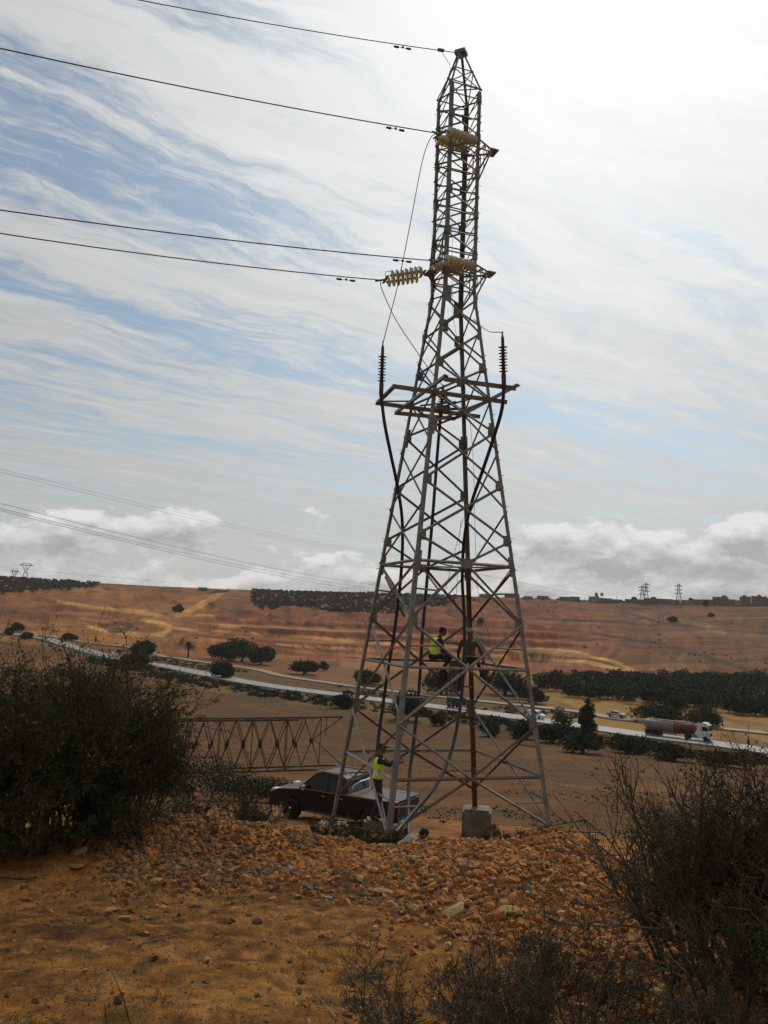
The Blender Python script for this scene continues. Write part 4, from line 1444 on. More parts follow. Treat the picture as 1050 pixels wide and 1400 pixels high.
# ------------------------------------------------------------------ people
M['skin'] = mat('brown_skin', (0.16, 0.085, 0.055), rough=0.6)
M['dark_cloth'] = mat('dark_work_clothes', (0.018, 0.018, 0.022), (0.03, 0.03, 0.034), 0.9, 8)
M['jeans'] = mat('dark_blue_trousers', (0.02, 0.024, 0.035), (0.035, 0.038, 0.05), 0.9, 8)
M['hivis'] = mat('fluorescent_yellow_vest', (0.62, 0.95, 0.02), (0.52, 0.85, 0.015), 0.7, 12, bump=.3, bscale=9)
M['reflect'] = mat('reflective_tape', (0.60, 0.62, 0.50), rough=0.4)
M['olive'] = mat('dull_brown_jacket', (0.07, 0.055, 0.035), (0.10, 0.08, 0.05), 0.9, 8)
M['grey_cloth'] = mat('pale_grey_shirt', (0.34, 0.34, 0.33), (0.26, 0.26, 0.26), 0.9, 8)
M['hair'] = mat('black_hair', (0.012, 0.01, 0.009), rough=0.7)
M['cap_dark'] = mat('black_cap_cloth', (0.015, 0.015, 0.018), rough=0.8)
M['cap_pale'] = mat('pale_cap_cloth', (0.40, 0.33, 0.26), rough=0.8)
M['boot'] = mat('work_boots', (0.03, 0.022, 0.016), rough=0.8)
M['harness'] = mat('harness_webbing', (0.30, 0.28, 0.22), rough=0.8)


def capsule_bm(bm, p0, p1, r0, r1, flat=None):
    p0, p1 = Vector(p0), Vector(p1)
    d = p1 - p0; L = d.length
    rot = d.to_track_quat('Z', 'Y').to_matrix().to_4x4() if L > 1e-5 else Matrix.Identity(4)
    rings = []
    S = 12
    prof = [(-r0 * sin(a), r0 * cos(a)) for a in (1.45, 1.0, .5)] + [(0, r0)] + [(L * .5, (r0 + r1) / 2)] + [(L, r1)] + [(L + r1 * sin(a), r1 * cos(a)) for a in (.5, 1.0, 1.45)]
    Mx = Matrix.Translation(p0) @ rot
    for (z, r) in prof:
        rings.append([bm.verts.new(Mx @ Vector((r * cos(2 * pi * k / S), r * sin(2 * pi * k / S), z))) for k in range(S)])
    for a_, b_ in zip(rings, rings[1:]):
        for k in range(S): bm.faces.new((a_[k], a_[(k + 1) % S], b_[(k + 1) % S], b_[k]))
    bm.faces.new(rings[0][::-1]); bm.faces.new(rings[-1])


def fuse(name, caps, voxel, parent, mats, tagger=None, smooth_it=2):
    """melt overlapping rounded segments into one continuous surface"""
    bm = bmesh.new()
    for c in caps: capsule_bm(bm, *c[:4])
    me = bm_mesh(name + '_raw', bm)
    o = bpy.data.objects.new(name + '_raw', me); COL.objects.link(o)
    md = o.modifiers.new('r', 'REMESH'); md.mode = 'VOXEL'; md.voxel_size = voxel
    ms = o.modifiers.new('s', 'SMOOTH'); ms.iterations = smooth_it; ms.factor = .5
    dg = bpy.context.evaluated_depsgraph_get()
    me2 = bpy.data.meshes.new_from_object(o.evaluated_get(dg))
    bpy.data.objects.remove(o); bpy.data.meshes.remove(me)
    me2.name = name
    for p in me2.polygons: p.use_smooth = True
    if tagger is not None:
        n_ = len(me2.polygons)
        ce = np.empty(n_ * 3, dtype=np.float32); me2.polygons.foreach_get('center', ce); ce = ce.reshape(-1, 3)
        best = np.full(n_, 1e9); idx = np.zeros(n_, dtype=np.int32)
        for c in caps:
            a_, b_ = np.array(c[0], float), np.array(c[1], float)
            e = b_ - a_; L2 = max(e @ e, 1e-9)
            t = np.clip(((ce - a_) @ e) / L2, 0, 1)
            dd = np.linalg.norm(ce - a_ - t[:, None] * e, axis=1) - (c[2] * (1 - t) + c[3] * t)
            mk = dd < best
            best = np.where(mk, dd, best); idx = np.where(mk, c[4], idx)
        me2.polygons.foreach_set('material_index', idx)
    return link(name, me2, parent, mats)


def person(J, loc, rz, label, top, legs, hand_curl=.6, vest=False, cap=None, hair=True, headdir=(1, 0, -.1), scale=1.0, harness=False):
    """J holds joint positions, facing +x, left is +y; 0 skin 1 top 2 legs 3 boots"""
    root = empty('person', loc, rz)
    root.scale = (scale,) * 3
    tag(root, label, 'person')
    V_ = {k: np.array(v_, float) for k, v_ in J.items()}
    caps = []
    pel, che, nek, hed = V_['pelvis'], V_['chest'], V_['neck'], V_['head']
    side = V_['shL'] - V_['shR']; side /= np.linalg.norm(side)
    wst = (pel + che) / 2
    fwd = np.cross(side, che - pel); fwd /= np.linalg.norm(fwd)
    for s in (-1, 1):
        caps += [(pel + side * .075 * s, wst + side * .065 * s, .115, .10, 1), (wst + side * .065 * s, che + side * .085 * s, .10, .118, 1),
                 (pel + side * .08 * s - (che - pel) * .1, pel + side * .08 * s, .115, .118, 2)]
    caps += [(che + side * .10, che - side * .10, .11, .11, 1), (che, nek, .09, .058, 1), (nek, hed - (hed - nek) * .3, .055, .052, 0)]
    hd_ = np.array(headdir, float); hd_ /= np.linalg.norm(hd_)
    up = hed - nek; up = up / np.linalg.norm(up); up = up - hd_ * (up @ hd_); up /= np.linalg.norm(up)
    sh_ = np.cross(up, hd_)
    hc = hed
    caps += [(hc + up * .035 - hd_ * .012, hc + up * .03 + hd_ * .005, .092, .09, 0), (hc - up * .05 + hd_ * .035, hc + hd_ * .025, .055, .075, 0),
             (hc - up * .075 + hd_ * .062, hc - up * .07 + hd_ * .06, .028, .028, 0), (hc - up * .0 + hd_ * .095, hc - up * .028 + hd_ * .112, .011, .016, 0),
             (hc - up * .05 + hd_ * .088 + sh_ * .018, hc - up * .05 + hd_ * .088 - sh_ * .018, .012, .012, 0),
             (hc + up * .022 + hd_ * .083 + sh_ * .035, hc + up * .022 + hd_ * .083 - sh_ * .035, .014, .014, 0)]
    for s in (-1, 1): caps.append((hc - up * .015 + sh_ * .083 * s, hc + up * .02 + sh_ * .092 * s, .014, .018, 0))
    hands = []
    for s, q in ((1, 'L'), (-1, 'R')):
        sh, elb, wr, ha = V_['sh' + q], V_['elb' + q], V_['wr' + q], V_['ha' + q]
        caps += [(che + side * s * .09 + (sh - che) * .2, sh, .09, .068, 1), (sh, elb, .062, .050, 1), (elb, wr, .048, .034, 1), (wr, wr + (ha - wr) * .35, .028, .030, 0)]
        f_ = ha - wr; hl = np.linalg.norm(f_); f_ = f_ / hl
        pn = np.array(J.get('palm' + q, (0, 0, -1)), float); pn = pn - f_ * (pn @ f_); pn /= np.linalg.norm(pn)
        ac = np.cross(pn, f_) * s
        caps += [(wr + f_ * .03 + ac * .018, wr + f_ * .085 + ac * .026, .019, .017, 0), (wr + f_ * .03 - ac * .018, wr + f_ * .085 - ac * .026, .019, .017, 0)]
        for i, ln in enumerate((.072, .082, .077, .060)):
            b0 = wr + f_ * .09 + ac * (.033 - .022 * i)
            d1 = f_ * cos(hand_curl * .6) + pn * sin(hand_curl * .6)
            d2 = f_ * cos(hand_curl * 2.0) + pn * sin(hand_curl * 2.0)
            k1 = b0 + d1 * ln * .5
            caps += [(b0, k1, .0092, .0085, 0), (k1, k1 + d2 * ln * .5, .0085, .0072, 0)]
        t0 = wr + f_ * .035 + ac * .03
        t1 = t0 + (ac * .6 + f_ * .7 + pn * .25) * .045
        caps += [(t0, t1, .012, .010, 0), (t1, t1 + (f_ * .8 + pn * .5) * .032, .010, .008, 0)]
        hp, kn, an = V_['hip' + q], V_['knee' + q], V_['ank' + q]
        toe = V_['toe' + q]
        caps += [(pel + side * .05 * s, hp, .11, .098, 2), (hp, kn, .095, .062, 2), (kn, an, .060, .044, 2), (an, an + (toe - an) * .3 - np.array([0, 0, .02]), .046, .05, 3), (an + (toe - an) * .2 - np.array([0, 0, .02]), toe, .048, .034, 3)]
    fuse('body', caps, .0085, root, [M['skin'], top, legs, M['boot']], True)
    if vest:
        vc_ = []
        e_ = .028
        lowp = wst * .45 + pel * .55
        for s in (-1, 1):
            vc_ += [(lowp + side * .07 * s, wst + side * .065 * s, .115 + e_, .10 + e_, 0), (wst + side * .065 * s, che + side * .08 * s, .10 + e_, .112 + e_, 0),
                    (che + side * .09 * s, V_['neck'] * .35 + (che + side * .12 * s) * .65, .10 + e_, .06 + e_, 0)]
        o = fuse('vest', vc_, .014, root, [M['hivis'], M['reflect']], None)
        ax_ = che - pel; ax_ /= np.linalg.norm(ax_)
        n_ = len(o.data.polygons); ce = np.empty(n_ * 3, dtype=np.float32); o.data.polygons.foreach_get('center', ce); ce = ce.reshape(-1, 3)
        s_v = (ce - pel) @ ax_
        L_ = np.linalg.norm(che - pel)
        o.data.polygons.foreach_set('material_index', ((np.abs(s_v - .28 * L_) < .022) | (np.abs(s_v - .66 * L_) < .022)).astype(np.int32))
    if cap is not None:
        cc_ = [(hc + up * .055 - hd_ * .015, hc + up * .05, .098, .096), (hc + up * .065 + hd_ * .09 + sh_ * .045, hc + up * .065 + hd_ * .09 - sh_ * .045, .016, .016), (hc + up * .058 + hd_ * .13 + sh_ * .02, hc + up * .058 + hd_ * .13 - sh_ * .02, .014, .014)]
        fuse('cap', cc_, .012, root, [cap])
    elif hair:
        fuse('hair', [(hc + up * .05 - hd_ * .03, hc + up * .055, .098, .094), (hc + up * .0 - hd_ * .05, hc + up * .04 - hd_ * .04, .075, .08)], .012, root, [M['hair']])
    if harness:
        for s in (-1, 1):
            tube('harness_strap', bezier_pts([pel + side * .13 * s + fwd * .10, wst + side * .13 * s + fwd * .12, che + side * .10 * s + fwd * .135, che + side * .10 * s + np.array([0, 0, .125])], 5), .012, M['harness'], root, 6)
        lp = [pel + side * .205 * cos(a) + fwd * .135 * sin(a) + (che - pel) * .02 for a in np.linspace(0, 2 * pi, 17)]
        tube('harness_belt', lp, .018, M['harness'], root, 6)
    return root


# 1: man in a vest standing by the near left leg, working on it with raised arms
p1 = at_depth(516, 1118, 21.0)
zf = -5.33
J1 = dict(pelvis=(0, 0, .95), chest=(.02, 0, 1.30), neck=(.04, 0, 1.47), head=(.07, 0, 1.63),
          shL=(.02, .19, 1.40), elbL=(.24, .22, 1.26), wrL=(.44, .10, 1.38), haL=(.62, .06, 1.42), shR=(.04, -.19, 1.40), elbR=(.26, -.20, 1.30), wrR=(.47, -.12, 1.36), haR=(.64, -.08, 1.38),
          palmL=(0, -1, -.3), palmR=(0, 1, -.3),
          hipL=(0, .10, .90), kneeL=(.07, .12, .49), ankL=(.0, .13, .09), toeL=(.16, .15, .03), hipR=(0, -.10, .90), kneeR=(.03, -.12, .48), ankR=(-.10, -.13, .09), toeR=(.06, -.16, .03))
bl = LP('B', -3.6)
w1 = at_depth(517, 1060, 20.9)
person(J1, (w1[0], w1[1], zf + .20), -0.05, 'man in yellow vest and black cap standing at the near leg of the pylon',
       M['dark_cloth'], M['jeans'], vest=True, cap=M['cap_dark'], scale=1.10)
# raised lump of earth under his boots
# 2: man in a vest sitting on the far beam, leaning forward
s1 = at_depth(592, 912, float(LP('A', -1.14) @ CF) * .45 + float(LP('C', -1.14) @ CF) * .55)
J2 = dict(pelvis=(0, 0, .12), chest=(.08, 0, .46), neck=(.16, 0, .62), head=(.24, 0, .76),
          shL=(.10, .19, .54), elbL=(.20, .24, .28), wrL=(.40, .15, .20), haL=(.56, .08, .20), shR=(.12, -.19, .54), elbR=(.22, -.24, .28), wrR=(.40, -.14, .16), haR=(.55, -.06, .15),
          palmL=(0, -.3, -1), palmR=(0, .3, -1),
          hipL=(.03, .11, .10), kneeL=(.47, .16, .14), ankL=(.36, .14, -.30), toeL=(.52, .15, -.40), hipR=(.03, -.11, .10), kneeR=(.45, -.15, .08), ankR=(.20, -.12, -.30), toeR=(.35, -.14, -.40))
azs = atan2(*(LP('C', 0) - LP('A', 0))[[1, 0]])
person(J2, (s1[0], s1[1], -1.14 + .045), azs - .15, 'man in a yellow vest sitting on a cross beam inside the pylon', M['dark_cloth'], M['dark_cloth'], vest=True, hair=True, headdir=(1, 0, -.35), scale=1.12)
# 3: man with a pale cap sitting at the far right leg, seen from behind, legs hanging down
s2 = at_depth(641, 913, float(LP('C', -1.14) @ CF) - .45)
J3 = dict(pelvis=(0, 0, .12), chest=(.03, 0, .46), neck=(.05, 0, .62), head=(.08, .0, .77),
          shL=(.02, .20, .53), elbL=(.10, .30, .27), wrL=(.26, .30, .08), haL=(.38, .24, .03), shR=(.03, -.20, .53), elbR=(.05, -.33, .27), wrR=(.10, -.40, .04), haR=(.20, -.42, -.10),
          palmL=(0, 0, -1), palmR=(0, 0, -1),
          hipL=(.0, .10, .08), kneeL=(.16, .18, -.28), ankL=(.02, .24, -.72), toeL=(.12, .26, -.84), hipR=(.02, -.10, .10), kneeR=(.42, -.22, .08), ankR=(.40, -.36, -.34), toeR=(.52, -.40, -.42))
person(J3, (s2[0], s2[1], -1.14 + .045), azs + 1.15, 'man in brown jacket and pale cap sitting on a beam, legs hanging down', M['olive'], M['dark_cloth'], cap=M['cap_pale'], hair=False, scale=1.10, harness=True)
# 4: man crouching over the cable behind the rubble
c4 = at_depth(561, 1150, 18.1)
J4 = dict(pelvis=(-.20, 0, .40), chest=(.10, 0, .56), neck=(.24, 0, .63), head=(.37, 0, .68),
          shL=(.13, .19, .58), elbL=(.28, .24, .36), wrL=(.44, .14, .20), haL=(.56, .08, .12), shR=(.13, -.19, .58), elbR=(.28, -.24, .36), wrR=(.44, -.14, .20), haR=(.56, -.06, .12),
          palmL=(0, 0, -1), palmR=(0, 0, -1),
          hipL=(-.18, .11, .38), kneeL=(.14, .22, .28), ankL=(-.14, .20, .08), toeL=(.02, .22, .03), hipR=(-.18, -.11, .38), kneeR=(.18, -.20, .10), ankR=(-.22, -.18, .08), toeR=(-.26, -.18, .03))
zc4 = hs(c4[0], c4[1])
person(J4, (c4[0] - .05, c4[1], zc4 + .02), .35, 'man in a grey shirt crouching low over the cable behind the rubble bank', M['grey_cloth'], M['dark_cloth'], headdir=(.6, 0, -.8), scale=1.0)

fs = box('', (0, 0, 0), (.62, .55, .46), None, None, bm_out=True, bevel=.08)
for v_ in fs.verts: v_.co += Vector((.03 * sin(v_.co.y * 21), .03 * sin(v_.co.x * 17), 0))
o = tag(link('boulder', bm_mesh('boulder', fs), None, [M['concrete']]), 'block of stone under the boots of the standing man', 'stone')
o.location = (w1[0], w1[1], zf + .20 - .235 + .03)
# plank seat, tool bag and sheet of tarpaulin between the two sitting men
pA, pC = LP('A', -1.14), LP('C', -1.14)
M['bag'] = mat('dark_canvas', (0.03, 0.03, 0.028), (0.05, 0.048, 0.045), 0.9, 9)
M['tarp'] = mat('grey_tarpaulin', (0.10, 0.095, 0.09), (0.14, 0.13, 0.12), 0.8, 4, bump=.4)


def cloth_sheet(name, c, right, down, w_, h_, label, cat, mtl):
    n1_, n2_ = 14, 12
    V = []
    right = np.asarray(right, float) / np.linalg.norm(right); nn = np.cross(right, [0, 0, 1.0])
    for lay in (0, 1):
        for j in range(n2_ + 1):
            for i in range(n1_ + 1):
                u_, v_ = i / n1_, j / n2_
                q = np.asarray(c) + right * (u_ - .5) * w_ * (1 - .1 * v_) + np.array([0, 0, -1.0]) * v_ * h_ * (1 + .15 * sin(u_ * 7))
                q = q + nn * (.05 * sin(u_ * 13 + v_ * 3) * (.4 + v_) + .012 * lay)
                V.append(q)
    F_ = []
    k = n1_ + 1; o_ = k * (n2_ + 1)
    for j in range(n2_):
        for i in range(n1_):
            a_ = j * k + i
            F_.append((a_, a_ + 1, a_ + k + 1, a_ + k)); F_.append((a_ + o_, a_ + k + o_, a_ + k + 1 + o_, a_ + 1 + o_))
    b_ = [i for i in range(k)] + [j * k + n1_ for j in range(1, n2_ + 1)] + [n2_ * k + i for i in range(n1_ - 1, -1, -1)] + [j * k for j in range(n2_ - 1, 0, -1)]
    for a_, c_ in zip(b_, b_[1:] + b_[:1]): F_.append((a_, c_, c_ + o_, a_ + o_))
    return tag(link(name, np_mesh(name, V, F_, True), None, [mtl]), label, cat)


dAC = (pC - pA) / np.linalg.norm(pC - pA)
cs = at_depth(626, 905, float(lerp(pA, pC, .75) @ CF) - .05)
cloth_sheet('tarpaulin', cs, dAC, None, .62, .42, 'grey sheet draped over the beam between the two sitting men', 'sheet', M['tarp'])


def bag(p, size, label, rz):
    root = empty('tool_bag', p, rz)
    tag(root, label, 'tool bag')
    bmq = box('', (0, 0, -size[2] / 2), size, None, None, bm_out=True, bevel=.06, taper=(.75, .7))
    for v_ in bmq.verts: v_.co += Vector((.02 * sin(v_.co.z * 17), .02 * sin(v_.co.x * 19), 0))
    link('pouch', bm_mesh('pouch', bmq, True), root, [M['bag']])
    tube('strap', bezier_pts([(-size[0] * .3, 0, -.05), (-size[0] * .1, 0, .16), (size[0] * .1, 0, .16), (size[0] * .3, 0, -.05)], 5), .014, M['bag'], root, 6)
    box('flap', (0, -size[1] * .5, -.1), (size[0] * .7, .02, .14), M['bag'], root, bevel=.005)
    return root


bag(at_depth(662, 914, 24.6), (.30, .22, .42), 'black tool bag hanging from the beam beside the far right leg', .3)
bag(at_depth(607, 918, 24.5), (.26, .2, .3), 'dark tool bag hanging from the beam below the sitting man in the vest', -.2)
# jerry can and small things near the pit
bx = at_depth(545, 1124, 19.6)
bmq = box('', (0, 0, 0), (.44, .36, .36), None, None, bm_out=True, bevel=.07)
o = tag(link('boulder', bm_mesh('boulder', bmq, True), None, [M['concrete']]), 'squat pale block of stone beside the near left leg', 'stone')
o.location = (bx[0], bx[1], hs(bx[0], bx[1]) + .16); o.rotation_euler = (.1, .15, .5)

# ------------------------------------------------------------------ far skyline: houses, pylons, poles
M['wall_a'] = mat('brown_rendered_wall', (0.17, 0.105, 0.08), (0.22, 0.15, 0.11), 0.9, .4)
M['wall_b'] = mat('grey_rendered_wall', (0.20, 0.18, 0.16), (0.14, 0.12, 0.105), 0.9, .4)
M['wall_c'] = mat('pale_rendered_wall', (0.33, 0.28, 0.24), (0.25, 0.21, 0.18), 0.9, .4)
M['window_dark'] = mat('dark_window_opening', (0.03, 0.03, 0.032), rough=0.3)
M['leaf_dark'] = mat('dark_green_foliage', (0.026, 0.034, 0.011), (0.058, 0.066, 0.020), 0.9, .5, spec=.15, thr=(.42, .62))
M['leaf_thicket'] = mat('dark_olive_foliage', (0.038, 0.043, 0.014), (0.105, 0.108, 0.036), 0.9, 2.2, spec=.12, thr=(.42, .62))  # paler blotches put sunlit leaves into the foliage colour
M['leaf_mid'] = mat('dull_green_foliage', (0.045, 0.055, 0.02), (0.075, 0.08, 0.03), 0.75, .8, spec=.15)
M['leaf_pale'] = mat('yellow_green_foliage', (0.085, 0.10, 0.03), (0.12, 0.12, 0.05), 0.75, .8, spec=.15)
M['leaf_grey'] = mat('grey_green_foliage', (0.060, 0.062, 0.042), (0.085, 0.082, 0.058), 0.8, .8, spec=.15)
M['bark'] = mat('grey_brown_bark', (0.06, 0.045, 0.032), (0.09, 0.07, 0.05), 0.95, 3)
M['twig_dark'] = mat('dark_brown_twigs', (0.055, 0.044, 0.028), (0.10, 0.08, 0.052), 0.9, 6, spec=.15)
M['twig_pale'] = mat('bleached_dry_twigs', (0.22, 0.185, 0.13), (0.13, 0.10, 0.07), 0.9, 8)
M['straw'] = mat('dry_straw_grass', (0.24, 0.18, 0.075), (0.14, 0.105, 0.045), 0.9, 6)
M['weed'] = mat('low_green_weeds', (0.055, 0.055, 0.018), (0.085, 0.075, 0.028), 0.9, 6)


def far_point(px, dist):
    """a point on the far ground in the direction of px, dist metres away"""
    a = azpx(px, 820)
    x, y = dist * sin(a), dist * cos(a)
    return np.array([x, y, float(h(np.array([x]), np.array([y]))[0])]), a


HG = 'low houses strung along the far skyline'
BR = random.Random(5)


def house(px, w_, h_, wall, desc, dist=985, boxes=1):
    p, a = far_point(px, dist)
    root = empty('flat_roofed_house', (p[0], p[1], p[2] - 1.5), -a + BR.uniform(-.3, .3))
    tag(root, desc, 'house', HG)
    box('wall', (0, 0, (h_ + 1.5) / 2), (w_, 9, h_ + 1.5), wall, root)
    box('parapet', (0, 0, h_ + 1.65), (w_ + .3, 9.3, .35), M['wall_b'] if wall is not M['wall_b'] else M['wall_a'], root)
    if boxes > 1:
        box('stair_block', (w_ * BR.uniform(-.3, .3), 0, h_ + 2.6), (w_ * .3, 3.5, 2.0), wall, root)
    fl = max(1, int(h_ // 3))
    nw = max(2, int(w_ // 4))
    for f in range(fl):
        for i in range(nw):
            if BR.random() < .8:
                box('window', (-w_ / 2 + (i + .5) * w_ / nw, -4.55, 1.5 + 1.6 + f * 3), (1.3, .12, 1.3), M['window_dark'], root)
    return root


hs_spec = [(773, 14, 4, 'b'), (786, 10, 5, 'a'), (812, 12, 6, 'c'), (826, 16, 4.5, 'a'), (843, 12, 3.5, 'b'), (863, 14, 4, 'b'), (879, 16, 4, 'a'), (893, 18, 5.5, 'a'),
           (909, 15, 5, 'b'), (922, 10, 4.5, 'c'), (941, 14, 4, 'c'), (954, 10, 5, 'b'), (968, 12, 5, 'a'), (985, 15, 8, 'a'), (997, 12, 5.5, 'b'), (1008, 12, 4.5, 'c'),
           (1019, 11, 8.5, 'a'), (1035, 10, 9, 'a'), (1041, 9, 6.5, 'b'), (1049, 9, 7, 'a'), (742, 12, 4, 'a'), (722, 10, 3.5, 'b'),
           (508, 12, 3.5, 'b'), (598, 16, 4, 'c'), (276, 10, 3.5, 'a'), (302, 16, 3, 'c'), (664, 14, 4, 'a'), (700, 18, 4.5, 'b')]
descs = {}
near_of = {773: 'just right of the pylon', 786: 'second beyond the pylon', 812: 'beside the twin water tanks', 826: 'low and long beside the tank house', 843: 'low, between two groups of trees', 863: 'low, left of the near distant pylon',
           879: 'behind the first distant mast', 893: 'long, just right of the first distant mast', 909: 'midway between the two distant masts', 922: 'pale, left of the second distant mast',
           941: 'pale, just right of the second distant mast', 954: 'small, two plots right of the second distant mast', 968: 'small brown, right of a dark tree', 985: 'tall two storey, centre of the right-hand village',
           997: 'stepped down beside the tall brown house', 1008: 'pale low one between the tall houses', 1019: 'tall brown block near the end of the row', 1035: 'tallest block of the row', 1041: 'grey, squeezed beside the tallest block',
           1049: 'last in the row at the edge of the picture', 742: 'small, directly behind the right pylon leg', 722: 'tiny, behind the right pylon leg', 508: 'alone, behind the left pylon leg', 598: 'pale, seen through the middle of the pylon',
           276: 'tiny, alone on the left skyline', 302: 'flat pale one above the steep dirt track', 664: 'brown, seen between the right pylon legs', 700: 'long grey one behind the right pylon leg'}
for (px, w_, h_, c_) in hs_spec:
    house(px, w_, h_, M['wall_' + c_], 'flat roofed house on the skyline, ' + near_of[px], boxes=2 if h_ > 5 else 1, dist=985 if px > 600 else 975)
# water tanks on the skyline
p, a = far_point(819, 982)
wt_ = empty('water_tower', (p[0], p[1], p[2]), -a); tag(wt_, 'twin rooftop tanks on stilts on the skyline right of the pylon', 'water tank')
for s in (-1, 1):
    lathe('tank', [(8, 1.6), (8.4, 1.9), (11, 1.9), (11.6, 1.2)], (s * 3.2, 0, 0), (0, 0, 1), M['wall_c'], wt_, 10)
    for t in (-1, 1): box('leg', (s * 3.2 + t, 0, 4), (.3, .3, 8.2), M['wall_b'], wt_)

# distant pylons
def mini_pylon(px, dist, ht, bw, arms, label, portal=False):
    p, a = far_point(px, dist)
    root = empty('distant_pylon', (p[0], p[1], p[2] - 1), -a)
    tag(root, label, 'pylon', 'distant pylons on the skyline')
    W_ = lambda z: bw * (1 - .72 * min(1, z / (ht * .75)))
    def sb(a_, b_, w_=.35, nm='brace'):
        return angle_bar(nm, a_, b_, w_, M['old_steel_grey'], root, (0, -1, .3), w_ * .3)
    if portal:
        # waisted body opening to a wide bridge
        for s in (-1, 1):
            sb((s * bw / 2, 0, 0), (s * .9, 0, ht * .55), .5, 'leg'); sb((s * .9, 0, ht * .55), (s * bw * .62, 0, ht * .86), .45, 'leg')
            sb((s * bw * .62, 0, ht * .86), (s * bw * .45, 0, ht), .4, 'horn')
            sb((s * bw / 2, 0, 0), (-s * bw * .3, 0, ht * .28), .3); sb((s * bw * .3, 0, ht * .28), (-s * 1.0, 0, ht * .5), .3)
            sb((s * 1.2, 0, ht * .58), (s * .2, 0, ht * .86), .3)
        sb((-bw * 1.0, 0, ht * .86), (bw * 1.0, 0, ht * .86), .5, 'crossarm'); sb((-bw * .95, 0, ht * .86), (-bw * .4, 0, ht * .95), .35, 'crossarm'); sb((bw * .95, 0, ht * .86), (bw * .4, 0, ht * .95), .35, 'crossarm')
        sb((-bw * .45, 0, ht * .95), (bw * .45, 0, ht * .95), .35, 'crossarm')
        return root
    nz = 8
    zs = [ht * i / nz for i in range(nz + 1)]
    for sx in (-1, 1):
        for sy in (-1, 1):
            for z0, z1 in ((0, ht * .75), (ht * .75, ht)):
                sb((sx * W_(z0) / 2, sy * W_(z0) / 2, z0), (sx * W_(z1) / 2, sy * W_(z1) / 2, z1), .45, 'leg')
    for z0, z1 in zip(zs, zs[1:]):
        for sx in (-1, 1):
            sb((sx * W_(z0) / 2, -W_(z0) / 2, z0), (-sx * W_(z1) / 2, -W_(z1) / 2, z1), .26)
            sb((W_(z0) / 2 * sx, -W_(z0) / 2, z0), (sx * W_(z1) / 2, W_(z1) / 2, z1), .26)
    for z in arms:
        wd = bw * .62
        sb((-wd, 0, z), (wd, 0, z), .4, 'crossarm'); sb((-wd, 0, z), (0, 0, z + 1.6), .3, 'crossarm'); sb((wd, 0, z), (0, 0, z + 1.6), .3, 'crossarm')
    return root


M['old_steel_grey'] = mat('distant_grey_steel', (0.07, 0.07, 0.07), rough=0.7)
mini_pylon(31, 1000, 19, 7.5, (), 'waisted distant pylon on the left skyline', True)
mini_pylon(16, 1050, 14, 5, (), 'smaller distant pylon at the very left of the skyline', True)
mini_pylon(878, 960, 24, 7.5, (14, 18, 21.5), 'first of two close distant pylons on the right skyline')
mini_pylon(883.5, 985, 25, 6.5, (15, 19, 22.5), 'distant pylon standing just behind its twin on the right skyline')
mini_pylon(928, 970, 26, 7.5, (15, 19, 23), 'lone distant pylon over the village right of the close pair')
# thin poles along the crest
PG = 'thin poles on the far skyline'
for i, (px, ht) in enumerate(((467, 10), (474, 8), (503, 9), (520, 7), (540, 9), (424, 7), (343, 6), (358, 6), (843, 8), (844, 12), (990, 11), (560, 8), (612, 9), (640, 7))):
    p, a = far_point(px, 980)
    o = lathe('utility_pole', [(-1, .18), (ht, .12)], (0, 0, 0), (0, 0, 1), M['old_steel_grey'], None, 5)
    o.location = p
    tag(o, 'thin pole standing on the far skyline', 'pole', PG)

# far power lines crossing the valley
FG = 'distant power lines over the valley'
def far_line(p0, d0, p1, d1, label, rad=.03, ext=1.6, sag=2.0):
    a_, b_ = at_depth(*p0, d0), at_depth(*p1, d1)
    pts = []
    for i in range(41):
        t = -.35 + i / 40 * (1 + ext)
        q = a_ + (b_ - a_) * t + np.array([0, 0, sag * (t * t - t)])
        pts.append(q)
    tag(tube('distant_wire', pts, rad, M['jumper'], None, 4), label, 'wire', FG)
far_line((0, 688), 120, (515, 800), 330, 'upper wire of the three low lines crossing the sky at left', .036, .55, 6)
far_line((0, 695), 121, (515, 805), 330, 'middle wire of the three low lines crossing the sky at left', .036, .55, 6)
far_line((0, 698), 124, (515, 809), 334, 'lowest wire of the three low lines crossing the sky at left', .036, .55, 6)
far_line((0, 641), 150, (520, 756), 420, 'upper of the two faint high lines at left', .026, .8, 6)
far_line((0, 645), 150, (520, 760), 420, 'lower of the two faint high lines at left', .026, .8, 6)
far_line((700, 794), 420, (870, 826), 760, 'faint distant wire sinking to the skyline right of the pylon', .07, .1, 1)
far_line((40, 779), 900, (330, 803), 930, 'faint distant wire sinking right from the waisted distant pylon', .10, .0, 3)

# ------------------------------------------------------------------ foliage builders
def rand_unit(n_):
    v_ = rng.normal(size=(n_, 3)); return v_ / np.linalg.norm(v_, axis=1)[:, None]


def leaf_quads(C, size, jitter=.4):
    """one small four-cornered leaf or leaf clump at each centre"""
    n_ = len(C)
    a_ = rand_unit(n_); b_ = np.cross(a_, rand_unit(n_)); b_ /= np.linalg.norm(b_, axis=1)[:, None] + 1e-9
    s = size * (1 + jitter * rng.uniform(-1, 1, n_))[:, None]
    V = np.stack([C - a_ * s * .5, C + b_ * s * .32, C + a_ * s * .5, C - b_ * s * .32], 1).reshape(-1, 3)
    F_ = np.arange(n_ * 4).reshape(-1, 4)
    return V, F_


